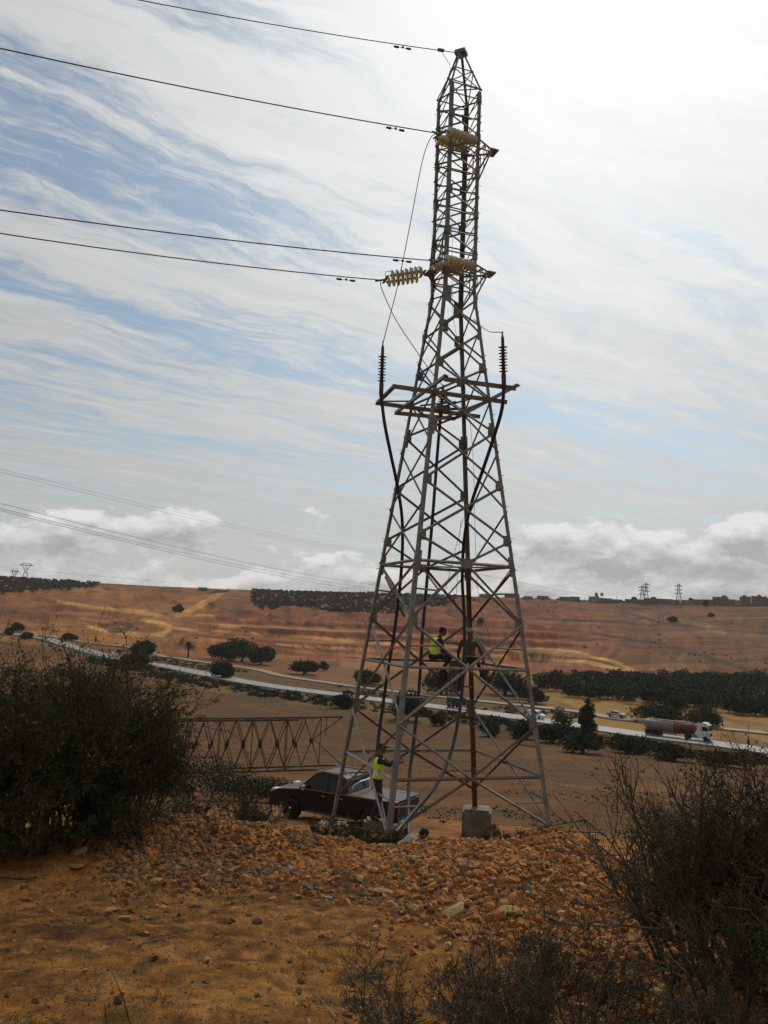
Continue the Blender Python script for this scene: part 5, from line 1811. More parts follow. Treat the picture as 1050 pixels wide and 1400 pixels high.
def crown_points(blobs, n_, hollow=.55):
    """points spread through several overlapping ellipsoids (cx,cy,cz,rx,ry,rz)"""
    B = np.array(blobs, float)
    vol = B[:, 3] * B[:, 4] * B[:, 5]
    k = rng.choice(len(B), n_, p=vol / vol.sum())
    d = rand_unit(n_)
    r = rng.uniform(hollow ** 3, 1, n_) ** (1 / 3)
    bump = 1 + .18 * vnoise(d[:, 0] * 3 + k * 7.1, d[:, 1] * 3 + d[:, 2] * 2, 3) * 2
    return B[k, :3] + d * B[k, 3:] * (r * bump)[:, None]


def bush_crown(w_, h_, dep, nb, seed):
    R_ = random.Random(seed)
    bl = []
    for i in range(nb):
        x = R_.uniform(-.5, .5)
        y = R_.uniform(-.5, .5)
        f = math.sqrt(max(0, 1 - (x * 1.7) ** 2))
        z = R_.uniform(.25, .72) * f + .08
        s = R_.uniform(.24, .38)
        bl.append((x * w_ * .8, y * dep * .8, z * h_, w_ * s, dep * s, h_ * s * .95))
    return bl


def tree(px, py, wpx, hpx, mtl, label, kind='bush', seed=1, name=None, n_=1500, trunk=None, group='trees and shrubs beside the valley road', leaf=None):
    g = ground_hit(px, py, 20)
    dep = float(g @ CF)
    sc_ = dep / FPX
    w_, h_ = wpx * sc_ * .84, hpx * sc_ * .90
    root = empty(name or {'bush': 'shrub', 'tree': 'tree', 'cypress': 'cypress_tree'}.get(kind, kind), g)
    tag(root, label, 'tree' if kind in ('tree', 'cypress') else 'shrub', group)
    leaf = leaf or max(.3, 2.9 * sc_)
    R_ = random.Random(seed)
    if kind == 'bush':
        C = crown_points(bush_crown(w_, h_, w_ * .8, 16, seed), n_, .2)
    elif kind == 'cypress':
        bl = [(R_.uniform(-.12, .12) * w_, R_.uniform(-.1, .1) * w_, h_ * z, w_ * s, w_ * s, h_ * .14) for z, s in
              ((.14, .30), (.22, .46), (.34, .44), (.45, .42), (.56, .40), (.67, .36), (.78, .28), (.88, .18), (.96, .09))]
        for i in range(8):
            a_ = R_.uniform(0, 6.28); zz = R_.uniform(.15, .75)
            bl.append((cos(a_) * w_ * .38, sin(a_) * w_ * .38, h_ * zz, w_ * .16, w_ * .16, h_ * .07))
        C = crown_points(bl, n_, .3)
    else:
        t0 = (trunk or .35) * .3
        bl = [(x * 1.0, y, z * (1 - t0) + h_ * t0, rx, ry, rz * (1 - t0)) for (x, y, z, rx, ry, rz) in bush_crown(w_, h_, w_ * .8, 18, seed)]
        C = crown_points(bl, n_, .2)
    C[:, 2] = np.maximum(C[:, 2], .05)
    V, F_ = leaf_quads(C, leaf)
    o = link('crown', np_mesh('crown', V, F_), root, [mtl]); o['kind'] = 'stuff'
    tr = .05 * w_ + .05
    top = h_ * (.75 if kind == 'cypress' else .6)
    tube('trunk', [(0, 0, -.3), (R_.uniform(-.05, .05) * w_, 0, top * .4), (R_.uniform(-.08, .08) * w_, 0, top)], [tr, tr * .75, tr * .3], M['bark'], root, 6)
    for i in range(4):
        a_ = R_.uniform(0, 6.28)
        z0 = top * R_.uniform(.35, .6)
        tube('limb', [(0, 0, z0), (cos(a_) * w_ * .18, sin(a_) * w_ * .18, z0 + h_ * .15), (cos(a_) * w_ * .3, sin(a_) * w_ * .3, z0 + h_ * .3)], [tr * .5, tr * .35, tr * .15], M['bark'], root, 5)
    return root


TREES = [
    (195, 898, 30, 26, 'leaf_dark', 'small umbrella shaped tree beyond the road, near the palm', 'tree', .45),
    (188, 911, 40, 22, 'leaf_dark', 'dark spreading shrub on the near verge below the umbrella shaped tree', 'bush', 0),
    (303, 902, 38, 28, 'leaf_dark', 'rounded dark tree at the left of the thick clump beyond the road', 'tree', .15),
    (330, 905, 44, 36, 'leaf_mid', 'tallest tree in the thick clump beyond the road', 'tree', .1),
    (356, 909, 36, 24, 'leaf_dark', 'low dark tree at the right of the thick clump beyond the road', 'tree', .25),
    (363, 903, 24, 22, 'leaf_mid', 'small green tree peeping out behind the thick clump', 'tree', .2),
    (303, 927, 32, 26, 'leaf_dark', 'dark shrub on the near verge overlapping the road below the clump', 'bush', 0),
    (416, 922, 38, 20, 'leaf_dark', 'lone flat topped tree beyond the road, left of the pylon', 'tree', .35),
    (442, 917, 12, 14, 'leaf_grey', 'tiny pale tree beside the lone flat topped tree', 'tree', .3),
    (500, 938, 40, 24, 'leaf_dark', 'dark round tree behind the left pylon leg', 'tree', .15),
    (603, 950, 50, 38, 'leaf_dark', 'big dark tree behind the sitting man in the vest', 'tree', .12),
    (690, 950, 62, 38, 'leaf_dark', 'widest dark tree, behind the right pylon leg', 'tree', .12),
    (726, 962, 46, 24, 'leaf_dark', 'round dark tree just right of the pylon, on the straw coloured slope', 'tree', .15),
    (558, 985, 44, 46, 'leaf_dark', 'tall dark shrub on the near verge in the middle of the pylon', 'bush', 0),
    (598, 992, 20, 16, 'leaf_dark', 'small shrub on the near verge under the lorry', 'bush', 0),
    (667, 1007, 30, 22, 'leaf_dark', 'shrub on the near verge right of the rusty leg', 'bush', 0),
    (719, 1010, 38, 28, 'leaf_dark', 'shrub on the near verge touching the right pylon leg', 'bush', 0),
    (757, 1016, 46, 28, 'leaf_dark', 'spreading shrub on the near verge below the pale sapling', 'bush', 0),
    (470, 968, 30, 20, 'leaf_dark', 'shrub on the near verge left of the left pylon leg', 'bush', 0),
    (767, 1000, 28, 34, 'leaf_pale', 'pale yellow green sapling on the near verge', 'tree', .4),
    (803, 1005, 30, 54, 'leaf_dark', 'tall ragged dark cypress on the near verge', 'cypress', 0),
    (798, 1030, 60, 30, 'leaf_dark', 'dark mass of shrub at the foot of the cypress', 'bush', 0),
    (900, 988, 70, 28, 'leaf_dark', 'broad dark bush beyond the road behind the tanker', 'bush', 0),
    (960, 994, 44, 32, 'leaf_grey', 'grey green bush beyond the road behind the white cab', 'bush', 0),
    (860, 1030, 50, 24, 'leaf_dark', 'dark shrub on the near verge below the back of the tanker', 'bush', 0),
    (920, 1040, 60, 24, 'leaf_dark', 'dark shrub on the near verge below the front of the tanker', 'bush', 0),
    (990, 1048, 60, 26, 'leaf_dark', 'dark shrub on the near verge at the edge of the picture', 'bush', 0),
    (12, 868, 12, 10, 'leaf_dark', 'leftmost tiny dark tree by the far end of the road', 'tree', .2),
    (24, 864, 16, 14, 'leaf_dark', 'second tiny dark tree by the far end of the road', 'tree', .2),
    (37, 873, 14, 10, 'leaf_dark', 'third tiny dark tree by the far end of the road, lower than the rest', 'tree', .2),
    (94, 875, 20, 10, 'leaf_dark', 'small flat tree beyond the road above the big bush', 'tree', .2),
    (243, 836, 13, 10, 'leaf_dark', 'lone dark bush halfway up the orange slope beside the steep track', 'bush', 0),
    (193, 797, 8, 5, 'leaf_dark', 'lone tree standing on the crest above the orange slope', 'tree', .2),
    (656, 852, 8, 7, 'leaf_dark', 'small bush on the hill seen through the pylon', 'bush', 0),
    (919, 850, 14, 7, 'leaf_mid', 'small bush on the brown hill below the distant masts', 'bush', 0),
    (972, 843, 7, 5, 'leaf_dark', 'small bush alone high on the brown hill at right', 'bush', 0),
    (804, 820, 8, 7, 'leaf_dark', 'dark round tree among the skyline houses, left of the tanks', 'tree', .1),
    (867, 824, 7, 8, 'leaf_dark', 'dark round tree on the skyline left of the distant pylons', 'tree', .1),
    (945, 826, 6, 8, 'leaf_dark', 'pointed dark tree on the skyline right of the lone distant pylon', 'tree', .1),
    (965, 828, 6, 8, 'leaf_dark', 'second pointed dark tree on the skyline among the houses', 'tree', .1),
    (1028, 937, 16, 14, 'leaf_dark', 'tree rising above the wood at the right edge', 'tree', .1),
]
for i, (px, py, w_, h_, m_, lb_, kd, tr_) in enumerate(TREES):
    tree(px, py, w_, h_, M[m_], lb_, kd, 100 + i, n_=3600 if w_ > 28 else 1000, trunk=tr_ or None)

# palm
g = ground_hit(257, 899, 20); scp = float(g @ CF) / FPX
palm = empty('palm_tree', g); tag(palm, 'single palm tree beyond the road', 'palm tree', 'trees and shrubs beside the valley road')
ph = 17 * scp
tube('trunk', [(0, 0, -.5), (0, 0, ph * .5), (.1, 0, ph)], [.5, .4, .38], M['bark'], palm, 7)
Vp, Fp = [], []
for i in range(46):
    a_ = random.uniform(0, 6.28); e0 = random.uniform(-.3, 1.35); L = random.uniform(9, 12) * scp
    pts = [np.array([0, 0, ph])]
    for k in range(6):
        e = e0 - k * .28
        pts.append(pts[-1] + np.array([cos(a_) * cos(e), sin(a_) * cos(e), sin(e)]) * L / 6)
    sdv = np.array([-sin(a_), cos(a_), 0])
    for k in range(6):
        w0, w1 = [.12, .42, .5, .45, .35, .2, .02][k:k + 2]
        b0 = len(Vp)
        Vp += [pts[k] - sdv * w0 - [0, 0, w0 * .5], pts[k], pts[k] + sdv * w0 - [0, 0, w0 * .5], pts[k + 1] - sdv * w1 - [0, 0, w1 * .5], pts[k + 1], pts[k + 1] + sdv * w1 - [0, 0, w1 * .5]]
        Fp += [(b0, b0 + 1, b0 + 4, b0 + 3), (b0 + 1, b0 + 2, b0 + 5, b0 + 4)]
o = link('fronds', np_mesh('fronds', Vp, Fp), palm, [M['leaf_mid']]); o['kind'] = 'stuff'


def scatter_scrub(name, pts, sizes, mtl, label, per=60, leaf=.5):
    """low blobs of leaves at many ground points, one object"""
    Cs = []
    for (p, s) in zip(pts, sizes):
        d = rand_unit(per); d[:, 2] = np.abs(d[:, 2])
        Cs.append(p + d * np.array([s, s, s * .8]) * rng.uniform(.4, 1, per)[:, None])
    C = np.concatenate(Cs)
    V, F_ = leaf_quads(C, leaf, .5)
    return tag(link(name, np_mesh(name, V, F_), None, [mtl]), label, kind='stuff')


def pts_in(fn, n_, r0, r1, a0, a1, uni=True):
    """random ground points in a sector, kept where fn(px, py) of their photo position is true"""
    rr_ = rng.uniform(r0, r1, n_) if uni else np.exp(rng.uniform(np.log(r0), np.log(r1), n_))
    aa_ = rng.uniform(a0, a1, n_)
    x, y = rr_ * np.sin(aa_), rr_ * np.cos(aa_)
    z = h(x, y)
    P = np.stack([x, y, z], 1)
    u_, v_ = project(P)
    k = fn(u_, v_, rr_, aa_)
    return P[k], rr_[k]


# wood on the right of the valley
top_edge = lambda u_: np.interp(u_, [730, 760, 800, 900, 1050, 1300], [940, 934, 932, 931, 931, 934])
bot_edge = lambda u_: np.interp(u_, [730, 760, 800, 880, 960, 1050, 1300], [944, 948, 958, 966, 978, 980, 990])
P, R_ = pts_in(lambda u_, v_, r_, a_: (u_ > 738) & (v_ > top_edge(u_)) & (v_ < bot_edge(u_) + 0), 9000, 215, 480, .17, .75)
P = P[:760]
Cs, Cm = [], []
for i, p in enumerate(P):
    s = random.uniform(2.4, 4.2)
    bl = [(p[0] + random.uniform(-1, 1) * s * .5, p[1] + random.uniform(-1, 1) * s * .5, p[2] + s * random.uniform(.5, 1.25), s * .62, s * .62, s * .5) for _ in range(5)]
    (Cs if i % 6 else Cm).append(crown_points(bl, 300, .4))
V, F_ = leaf_quads(np.concatenate(Cs), .85)
tag(link('woodland', np_mesh('woodland', V, F_), None, [M['leaf_dark']]), 'dense dark green wood filling the valley floor at right', kind='stuff')
V, F_ = leaf_quads(np.concatenate(Cm), .85)
tag(link('woodland_lighter_trees', np_mesh('woodland_lighter_trees', V, F_), None, [M['leaf_mid']]), 'lighter green trees mixed through the wood at right', kind='stuff')
# scrub on the far crest and down its slopes
def crest_scrub(u_, v_, r_, a_):
    lim1 = np.interp(u_, [-300, 0, 60, 135, 150], [815, 808, 810, 803, 700])
    lim2 = np.interp(u_, [335, 345, 360, 400, 430, 470, 510, 620, 700], [700, 822, 838, 826, 832, 836, 838, 826, 700])
    ns = fbm(u_ * .03, v_ * .12, 301, 3) * 10
    return (((v_ + ns < lim1) | ((v_ + ns < lim2) & (u_ > 338)))) & (v_ < 845)
P, R_ = pts_in(crest_scrub, 30000, 760, 1010, -.62, .25)
P = P[:3600]
scatter_scrub('hill_scrub', P, rng.uniform(1.2, 3.0, len(P)), M['leaf_dark'], 'dark scrub covering the crest of the far hill', 24, 2.2)
P, R_ = pts_in(lambda u_, v_, r_, a_: (fbm(u_ * .02, v_ * .06, 305, 3) > .22) & (u_ > 0), 3000, 480, 1000, -.5, .5)
P = P[:120]
scatter_scrub('hillside_bushes', P, rng.uniform(.5, 1.5, len(P)), M['leaf_dark'], 'tiny scattered bushes on the far hillside', 18, .9)
P, R_ = pts_in(lambda u_, v_, r_, a_: (u_ > 700), 1500, 985, 1010, .1, .5)
P = P[:170]
scatter_scrub('skyline_shrubs', P, rng.uniform(1.2, 3.2, len(P)), M['leaf_dark'], 'dark garden trees between the skyline houses', 26, 1.3)
P, R_ = pts_in(lambda u_, v_, r_, a_: (a_ > -.22) & (fbm(r_ * .12 + a_ * 6, a_ * 22, 321, 3) > .02), 9000, 30, 150, -.24, .6, False)
P = P[:1500]
scatter_scrub('field_weeds', P, rng.uniform(.08, .28, len(P)), M['leaf_grey'], 'sparse dull weeds and clods over the ploughed field', 9, .09)
# verges: rough shrubs and dry growth both sides of the road
def near_road(P, lo, hi, side_sign=1):
    d = np.full(len(P), 1e9); sg = np.zeros(len(P))
    for i in range(0, len(RC)):
        dv = P[:, :2] - RC[i]; dd_ = np.hypot(dv[:, 0], dv[:, 1]); s = dv @ RN[i]
        k = dd_ < d; d = np.where(k, dd_, d); sg = np.where(k, s, sg)
    return (np.abs(sg) > lo) & (np.abs(sg) < hi) & (d < 60), sg
P, R_ = pts_in(lambda u_, v_, r_, a_: (u_ > 120), 16000, 120, 420, -.42, .60)
k, sg = near_road(P, 7.5, 24)
sn = RN[0] @ np.array([0, -1])          # which sign faces the viewer
nearside = (sg * np.sign(sn)) > 0
kk = k & nearside & (fbm(P[:, 0] * .06, P[:, 1] * .06, 311, 3) > -.12)
Pn = P[kk][:900]
scatter_scrub('verge_scrub', Pn, rng.uniform(.5, 1.7, len(Pn)), M['leaf_dark'], 'rough dark scrub on the near verge of the road', 60, .42)
kk = k & nearside & (fbm(P[:, 0] * .05, P[:, 1] * .05, 313, 3) > -.25)
Pn = P[kk][-1300:]
scatter_scrub('verge_grass', Pn, rng.uniform(.3, .8, len(Pn)), M['leaf_grey'], 'dull dry growth on the near verge of the road', 40, .3)
kk = k & (~nearside) & (fbm(P[:, 0] * .05, P[:, 1] * .05, 317, 3) > .12)
Pn = P[kk][:260]
scatter_scrub('far_verge_scrub', Pn, rng.uniform(.4, 1.3, len(Pn)), M['leaf_mid'], 'scattered low shrubs beyond the road', 40, .4)


# ------------------------------------------------------------------ twiggy bushes close to the camera
def tubes_np(Pts, Rad, sides=3):
    """many thin branches at once: Pts (n,m,3), Rad (n,m)"""
    n_, m_, _ = Pts.shape
    T = np.gradient(Pts, axis=1)
    T /= np.linalg.norm(T, axis=2, keepdims=True) + 1e-9
    ref = np.zeros_like(T); ref[..., 0] = .31; ref[..., 1] = .87; ref[..., 2] = .38
    A = np.cross(T, ref); A /= np.linalg.norm(A, axis=2, keepdims=True) + 1e-9
    B = np.cross(T, A)
    V = []
    for k in range(sides):
        an = 2 * pi * k / sides
        V.append(Pts + (A * cos(an) + B * sin(an)) * Rad[..., None])
    V = np.stack(V, 2)                       # n,m,sides,3
    idx = np.arange(n_ * m_ * sides).reshape(n_, m_, sides)
    q = []
    for k in range(sides):
        k2 = (k + 1) % sides
        q.append(np.stack([idx[:, :-1, k], idx[:, :-1, k2], idx[:, 1:, k2], idx[:, 1:, k]], -1).reshape(-1, 4))
    return V.reshape(-1, 3), np.concatenate(q)


def grow(P0, D0, L0, R0, levels, m_=4, curve=.25, up=.12, seed=0):
    """branching growth; returns branch polylines by level and the tips"""
    out = []
    P, D, L, R = P0, D0, L0, R0
    for lv in range(len(levels) + 1):
        n_ = len(P)
        mm = m_ if lv < 2 else 3
        pts = [P]; d = D.copy()
        for i in range(mm - 1):
            d = d + rng.normal(size=(n_, 3)) * curve / (mm - 1) * 1.6 + np.array([0, 0, up / (mm - 1)])
            d /= np.linalg.norm(d, axis=1)[:, None]
            pts.append(pts[-1] + d * (L / (mm - 1))[:, None])
        pts = np.stack(pts, 1)
        rad = R[:, None] * np.linspace(1, .35, mm)[None, :]
        out.append((pts, rad))
        if lv == len(levels): break
        k, lr, ang, t0 = levels[lv]
        par = np.repeat(np.arange(n_), k)
        t = rng.uniform(t0, 1.0, len(par)) * (mm - 1)
        i0_ = np.minimum(t.astype(int), mm - 2); f = (t - i0_)[:, None]
        a_, b_ = pts[par, i0_], pts[par, i0_ + 1]
        P = a_ * (1 - f) + b_ * f
        pd = b_ - a_; pd /= np.linalg.norm(pd, axis=1)[:, None] + 1e-9
        D = pd + rand_unit(len(par)) * ang
        D /= np.linalg.norm(D, axis=1)[:, None]
        L = L[par] * lr * rng.uniform(.6, 1.3, len(par))
        R = R[par] * .52
    return out


def twig_bush(name, base, w_, h_, n_stem, levels, label, leaf_n=0, leaf_s=.02, mtl='twig_dark', leaf_m='leaf_grey', stem_r=.012, cat='bush', group=None, lean=(0, 0), spread=.9, min_r=.0012, extra_pale=.0, base_spread=.35):
    root = empty(name, base)
    tag(root, label, cat, group)
    a_ = rng.uniform(0, 2 * pi, n_stem); e = rng.uniform(.05, 1, n_stem) ** .6
    rad_ = np.sqrt(rng.uniform(0, 1, n_stem)) * base_spread * w_
    P0 = np.stack([np.cos(a_) * rad_, np.sin(a_) * rad_, np.zeros(n_stem) - .05], 1)
    a2 = a_ + rng.normal(size=n_stem) * .5
    D0 = np.stack([np.cos(a2) * spread * e * (w_ * .5 / h_) * 1.5 + lean[0], np.sin(a2) * spread * e * (w_ * .5 / h_) * 1.5 + lean[1], np.ones(n_stem)], 1)
    D0 /= np.linalg.norm(D0, axis=1)[:, None]
    L0 = h_ * rng.uniform(.45, .72, n_stem)
    res = grow(P0, D0, L0, np.full(n_stem, stem_r) * rng.uniform(.6, 1.2, n_stem), levels)
    Vs, Fs, o_ = [], [], 0
    for (pts, rad) in res[:-1]:
        V, F_ = tubes_np(pts, np.maximum(rad, min_r)); Vs.append(V); Fs.append(F_ + o_); o_ += len(V)
    ob = link('branches', np_mesh('branches', np.concatenate(Vs), np.concatenate(Fs)), root, [M[mtl]]); ob['kind'] = 'stuff'
    pts, rad = res[-1]
    cut = int(len(pts) * (1 - extra_pale))
    V, F_ = tubes_np(pts[:cut], np.maximum(rad[:cut], min_r))
    ob = link('twigs', np_mesh('twigs', V, F_), root, [M[mtl]]); ob['kind'] = 'stuff'
    if extra_pale > 0 and cut < len(pts):
        V, F_ = tubes_np(pts[cut:], np.maximum(rad[cut:], min_r))
        ob = link('dry_twigs', np_mesh('dry_twigs', V, F_), root, [M['twig_pale']]); ob['kind'] = 'stuff'
    if leaf_n:
        k = rng.integers(0, len(pts), leaf_n); j = rng.integers(0, pts.shape[1], leaf_n)
        C = pts[k, j] + rng.normal(size=(leaf_n, 3)) * leaf_s * .5
        V, F_ = leaf_quads(C, leaf_s)
        ob = link('foliage', np_mesh('foliage', V, F_), root, [M[leaf_m]]); ob['kind'] = 'stuff'
    return root


def gpt(px, py, r0=2.0):
    return ground_hit(px, py, r0)


def at_ground(px, r_):
    """ground point r_ metres away in the direction of px"""
    a = azpx(px, 1150)
    x, y = r_ * sin(a), r_ * cos(a)
    return np.array([x, y, hs(x, y)])


LV = [(6, .55, .75, .25), (6, .55, .8, .2), (5, .6, .9, .15)]
LV2 = [(5, .55, .7, .25), (5, .55, .8, .2), (4, .6, .9, .15)]
# large thicket at the left
TG, RGp = 'dark thicket at the left', 'thorny bushes at the right'
twig_bush('thicket', at_ground(8, 10.7), 2.3, 2.25, 54, LV, 'tallest part of the dark thicket at the left edge above the rubble', 56000, .026, leaf_m='leaf_thicket', spread=.85, stem_r=.018, min_r=.002, extra_pale=.006, group=TG)
twig_bush('thicket', at_ground(118, 11.0), 1.4, 1.85, 36, LV, 'right-hand part of the dark thicket, sloping down to bare twigs', 34000, .025, leaf_m='leaf_thicket', spread=.8, stem_r=.018, min_r=.002, extra_pale=.008, group=TG)
twig_bush('thicket', at_ground(-130, 10.2), 2.6, 2.3, 44, LV2, 'outermost part of the dark thicket, mostly cut off by the left edge', 16000, .03, leaf_m='leaf_thicket', spread=.9, stem_r=.018, min_r=.002, group=TG)
twig_bush('thicket', at_ground(45, 10.3), 1.9, .9, 36, LV2, 'low front skirt of the dark thicket over the stones', 24000, .024, leaf_m='leaf_thicket', spread=.9, stem_r=.018, min_r=.002, extra_pale=.02, group=TG)
twig_bush('thicket', at_ground(185, 11.4), .7, 1.3, 12, LV2, 'thin bare twigs at the right end of the dark thicket', 1200, .02, leaf_m='leaf_grey', spread=.8, stem_r=.018, min_r=.0025, extra_pale=.02, group=TG)
# bush at the right
twig_bush('thorn_bush', at_ground(1050, 5.8), 1.2, 1.45, 32, LV, 'big bare branched bush filling the lower right', 24000, .016, leaf_m='leaf_thicket', lean=(-.10, 0), spread=.8, stem_r=.018, min_r=.0016, extra_pale=.006, group=RGp)
twig_bush('thorn_bush', at_ground(935, 6.4), .55, 1.02, 13, LV2, 'slender branches of the bush reaching left over the orange rubble', 2200, .016, leaf_m='leaf_thicket', lean=(-.26, 0), spread=.6, stem_r=.018, min_r=.0016, extra_pale=.01, group=RGp)
twig_bush('thorn_bush', at_ground(1015, 9.3), 1.7, 1.05, 40, LV2, 'dense bush behind the lower right bush, under the tanker', 20000, .022, leaf_m='leaf_thicket', spread=.9, stem_r=.018, min_r=.002, extra_pale=.005, group=RGp)
twig_bush('thorn_bush', at_ground(1180, 6.6), 1.6, 1.8, 30, LV2, 'bush cut off by the right edge', 9000, .02, leaf_m='leaf_thicket', spread=.9, stem_r=.018, min_r=.0018, group=RGp)
twig_bush('thorn_bush', at_ground(1040, 4.5), .8, .70, 20, LV2, 'dark low bush in the bottom right corner', 6000, .015, leaf_m='leaf_thicket', spread=.9, stem_r=.018, min_r=.0014, extra_pale=.01, group=RGp)
twig_bush('thorn_bush', at_ground(930, 8.0), .8, .62, 14, LV2, 'small dark bush on the slope right of the mound', 2600, .022, leaf_m='leaf_thicket', spread=.9, stem_r=.018, min_r=.002, extra_pale=.01, group=RGp)
# dry wiry shrubs along the bottom
DG = 'dry wiry shrubs along the bottom of the picture'
twig_bush('dry_shrub', at_ground(630, 3.4), .7, .42, 24, LV2, 'dry wiry shrub at the bottom, left of its neighbours', 2600, .010, leaf_m='leaf_grey', spread=1.0, min_r=.0011, extra_pale=.06, group=DG, stem_r=.005)
twig_bush('dry_shrub', at_ground(750, 3.6), .8, .58, 30, LV2, 'dry wiry shrub in the middle of the bottom row', 3600, .010, leaf_m='leaf_dark', spread=1.0, min_r=.0011, extra_pale=.05, group=DG, stem_r=.005)
twig_bush('dry_shrub', at_ground(860, 3.5), .7, .50, 24, LV2, 'dry wiry shrub at the bottom, nearest the big right bush', 2600, .010, leaf_m='leaf_dark', spread=1.0, min_r=.0011, extra_pale=.05, group=DG, stem_r=.005)
twig_bush('dry_shrub', at_ground(690, 4.4), .5, .50, 10, [(4, .5, .6, .3), (4, .5, .8, .2)], 'sparse upright dry stems in front of the orange rubble', 300, .010, leaf_m='leaf_grey', spread=.6, min_r=.0014, extra_pale=.1, group=DG, stem_r=.005)
twig_bush('dry_shrub', at_ground(748, 4.6), .25, .72, 3, [(4, .45, .6, .3), (4, .5, .8, .2)], 'single tall dry stalk in front of the mound of rubble', 120, .010, leaf_m='leaf_grey', spread=.4, min_r=.0014, extra_pale=.1, group=DG, stem_r=.005)
# shrubs near the pickup and behind the bank
twig_bush('verge_bush', at_ground(468, 16.0), 1.7, .80, 34, LV2, 'dark bush growing in front of the pickup', 8000, .04, leaf_m='leaf_dark', spread=1.0, min_r=.004, extra_pale=.0, group='bushes beyond the rubble bank')
twig_bush('verge_bush', at_ground(418, 17.0), 1.2, .45, 18, LV2, 'small dark bush under the bonnet of the pickup', 2600, .035, leaf_m='leaf_dark', spread=1.0, min_r=.004, group='bushes beyond the rubble bank')
twig_bush('verge_bush', at_ground(343, 18.5), .9, .75, 16, LV2, 'straw coloured bush between the thicket and the pickup', 2600, .035, mtl='twig_pale', leaf_m='straw', spread=.9, min_r=.004, group='bushes beyond the rubble bank')
twig_bush('verge_bush', at_ground(285, 13.0), 1.5, .85, 26, LV2, 'grey green bush at the right foot of the thicket', 6000, .03, leaf_m='leaf_grey', spread=1.1, min_r=.003, group='bushes beyond the rubble bank')
twig_bush('verge_bush', at_ground(688, 21.0), .8, .5, 12, LV2, 'small dark bush beside the concrete block', 1500, .04, leaf_m='leaf_grey', spread=1.0, min_r=.004, group='bushes beyond the rubble bank')
for i, (px, r_, w_, h_, lb_) in enumerate(((300, 38, 4.5, 1.5, 'low bush under the left end of the lying lattice'), (345, 37, 4, 1.2, 'low bush under the middle of the lying lattice'),
                                            (395, 36.5, 3.5, .9, 'low bush under the right end of the lying lattice'), (262, 37, 4, 1.9, 'bush where the lattice meets the thicket'))):
    p = at_ground(px, r_)
    rt = empty('low_bush', p); tag(rt, lb_, 'bush', 'low bushes along the field edge')
    V, F_ = leaf_quads(crown_points(bush_crown(w_, h_, 2, 8, 900 + i), 2600), .10)
    o = link('foliage', np_mesh('foliage', V, F_), rt, [M['leaf_grey' if i % 2 else 'leaf_mid']]); o['kind'] = 'stuff'
# scrub over the grassy shoulder
P, R_ = pts_in(lambda u_, v_, r_, a_: (a_ < -.22) & (fbm(r_ * .05, a_ * 9, 331, 3) > -.05), 4000, 22, 160, -.75, -.2)
P = P[:700]
scatter_scrub('shoulder_scrub', P, rng.uniform(.3, 1.1, len(P)), M['leaf_mid'], 'rough scrub on the grassy shoulder at left', 70, .16)
P, R_ = pts_in(lambda u_, v_, r_, a_: (a_ < -.22), 3000, 18, 120, -.75, -.2)
scatter_scrub('shoulder_grass', P[:1800], rng.uniform(.15, .4, len(P[:1800])), M['straw'], 'dry yellow grass on the shoulder at left', 36, .11)


# ------------------------------------------------------------------ stones
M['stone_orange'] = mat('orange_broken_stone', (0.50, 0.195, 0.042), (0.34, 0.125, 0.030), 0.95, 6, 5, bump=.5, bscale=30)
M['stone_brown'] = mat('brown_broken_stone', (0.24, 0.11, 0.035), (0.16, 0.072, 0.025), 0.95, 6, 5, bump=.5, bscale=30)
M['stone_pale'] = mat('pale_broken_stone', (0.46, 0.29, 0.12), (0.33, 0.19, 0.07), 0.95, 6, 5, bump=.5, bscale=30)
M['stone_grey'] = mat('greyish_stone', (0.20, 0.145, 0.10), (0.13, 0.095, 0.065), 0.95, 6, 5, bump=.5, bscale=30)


def rock_shape(seed, n_=13, flat=.7):
    R_ = np.random.default_rng(seed)
    bm = bmesh.new()
    p = R_.normal(size=(n_, 3)); p /= np.linalg.norm(p, axis=1)[:, None]
    p *= R_.uniform(.75, 1.05, (n_, 1)) * np.array([1, R_.uniform(.65, .95), R_.uniform(flat * .7, flat)])
    for q in p: bm.verts.new(q)
    r_ = bmesh.ops.convex_hull(bm, input=bm.verts)
    bmesh.ops.delete(bm, geom=[v_ for v_ in bm.verts if not v_.link_faces], context='VERTS')
    bmesh.ops.triangulate(bm, faces=bm.faces)
    bmesh.ops.recalc_face_normals(bm, faces=bm.faces)
    bm.verts.ensure_lookup_table()
    V = np.array([v_.co[:] for v_ in bm.verts]); F_ = np.array([[v_.index for v_ in f.verts] for f in bm.faces])
    bm.free()
    return V, F_


bmesh_idx_fix = None
SHAPES = []
for i in range(14):
    bmq = None
    V, F_ = rock_shape(500 + i, 22, .85)
    SHAPES.append((V, F_))


def rand_rots(n_):
    q = rng.normal(size=(n_, 4)); q /= np.linalg.norm(q, axis=1)[:, None]
    w_, x, y, z = q.T
    return np.stack([np.stack([1 - 2 * (y * y + z * z), 2 * (x * y - z * w_), 2 * (x * z + y * w_)], -1),
                     np.stack([2 * (x * y + z * w_), 1 - 2 * (x * x + z * z), 2 * (y * z - x * w_)], -1),
                     np.stack([2 * (x * z - y * w_), 2 * (y * z + x * w_), 1 - 2 * (x * x + y * y)], -1)], 1)


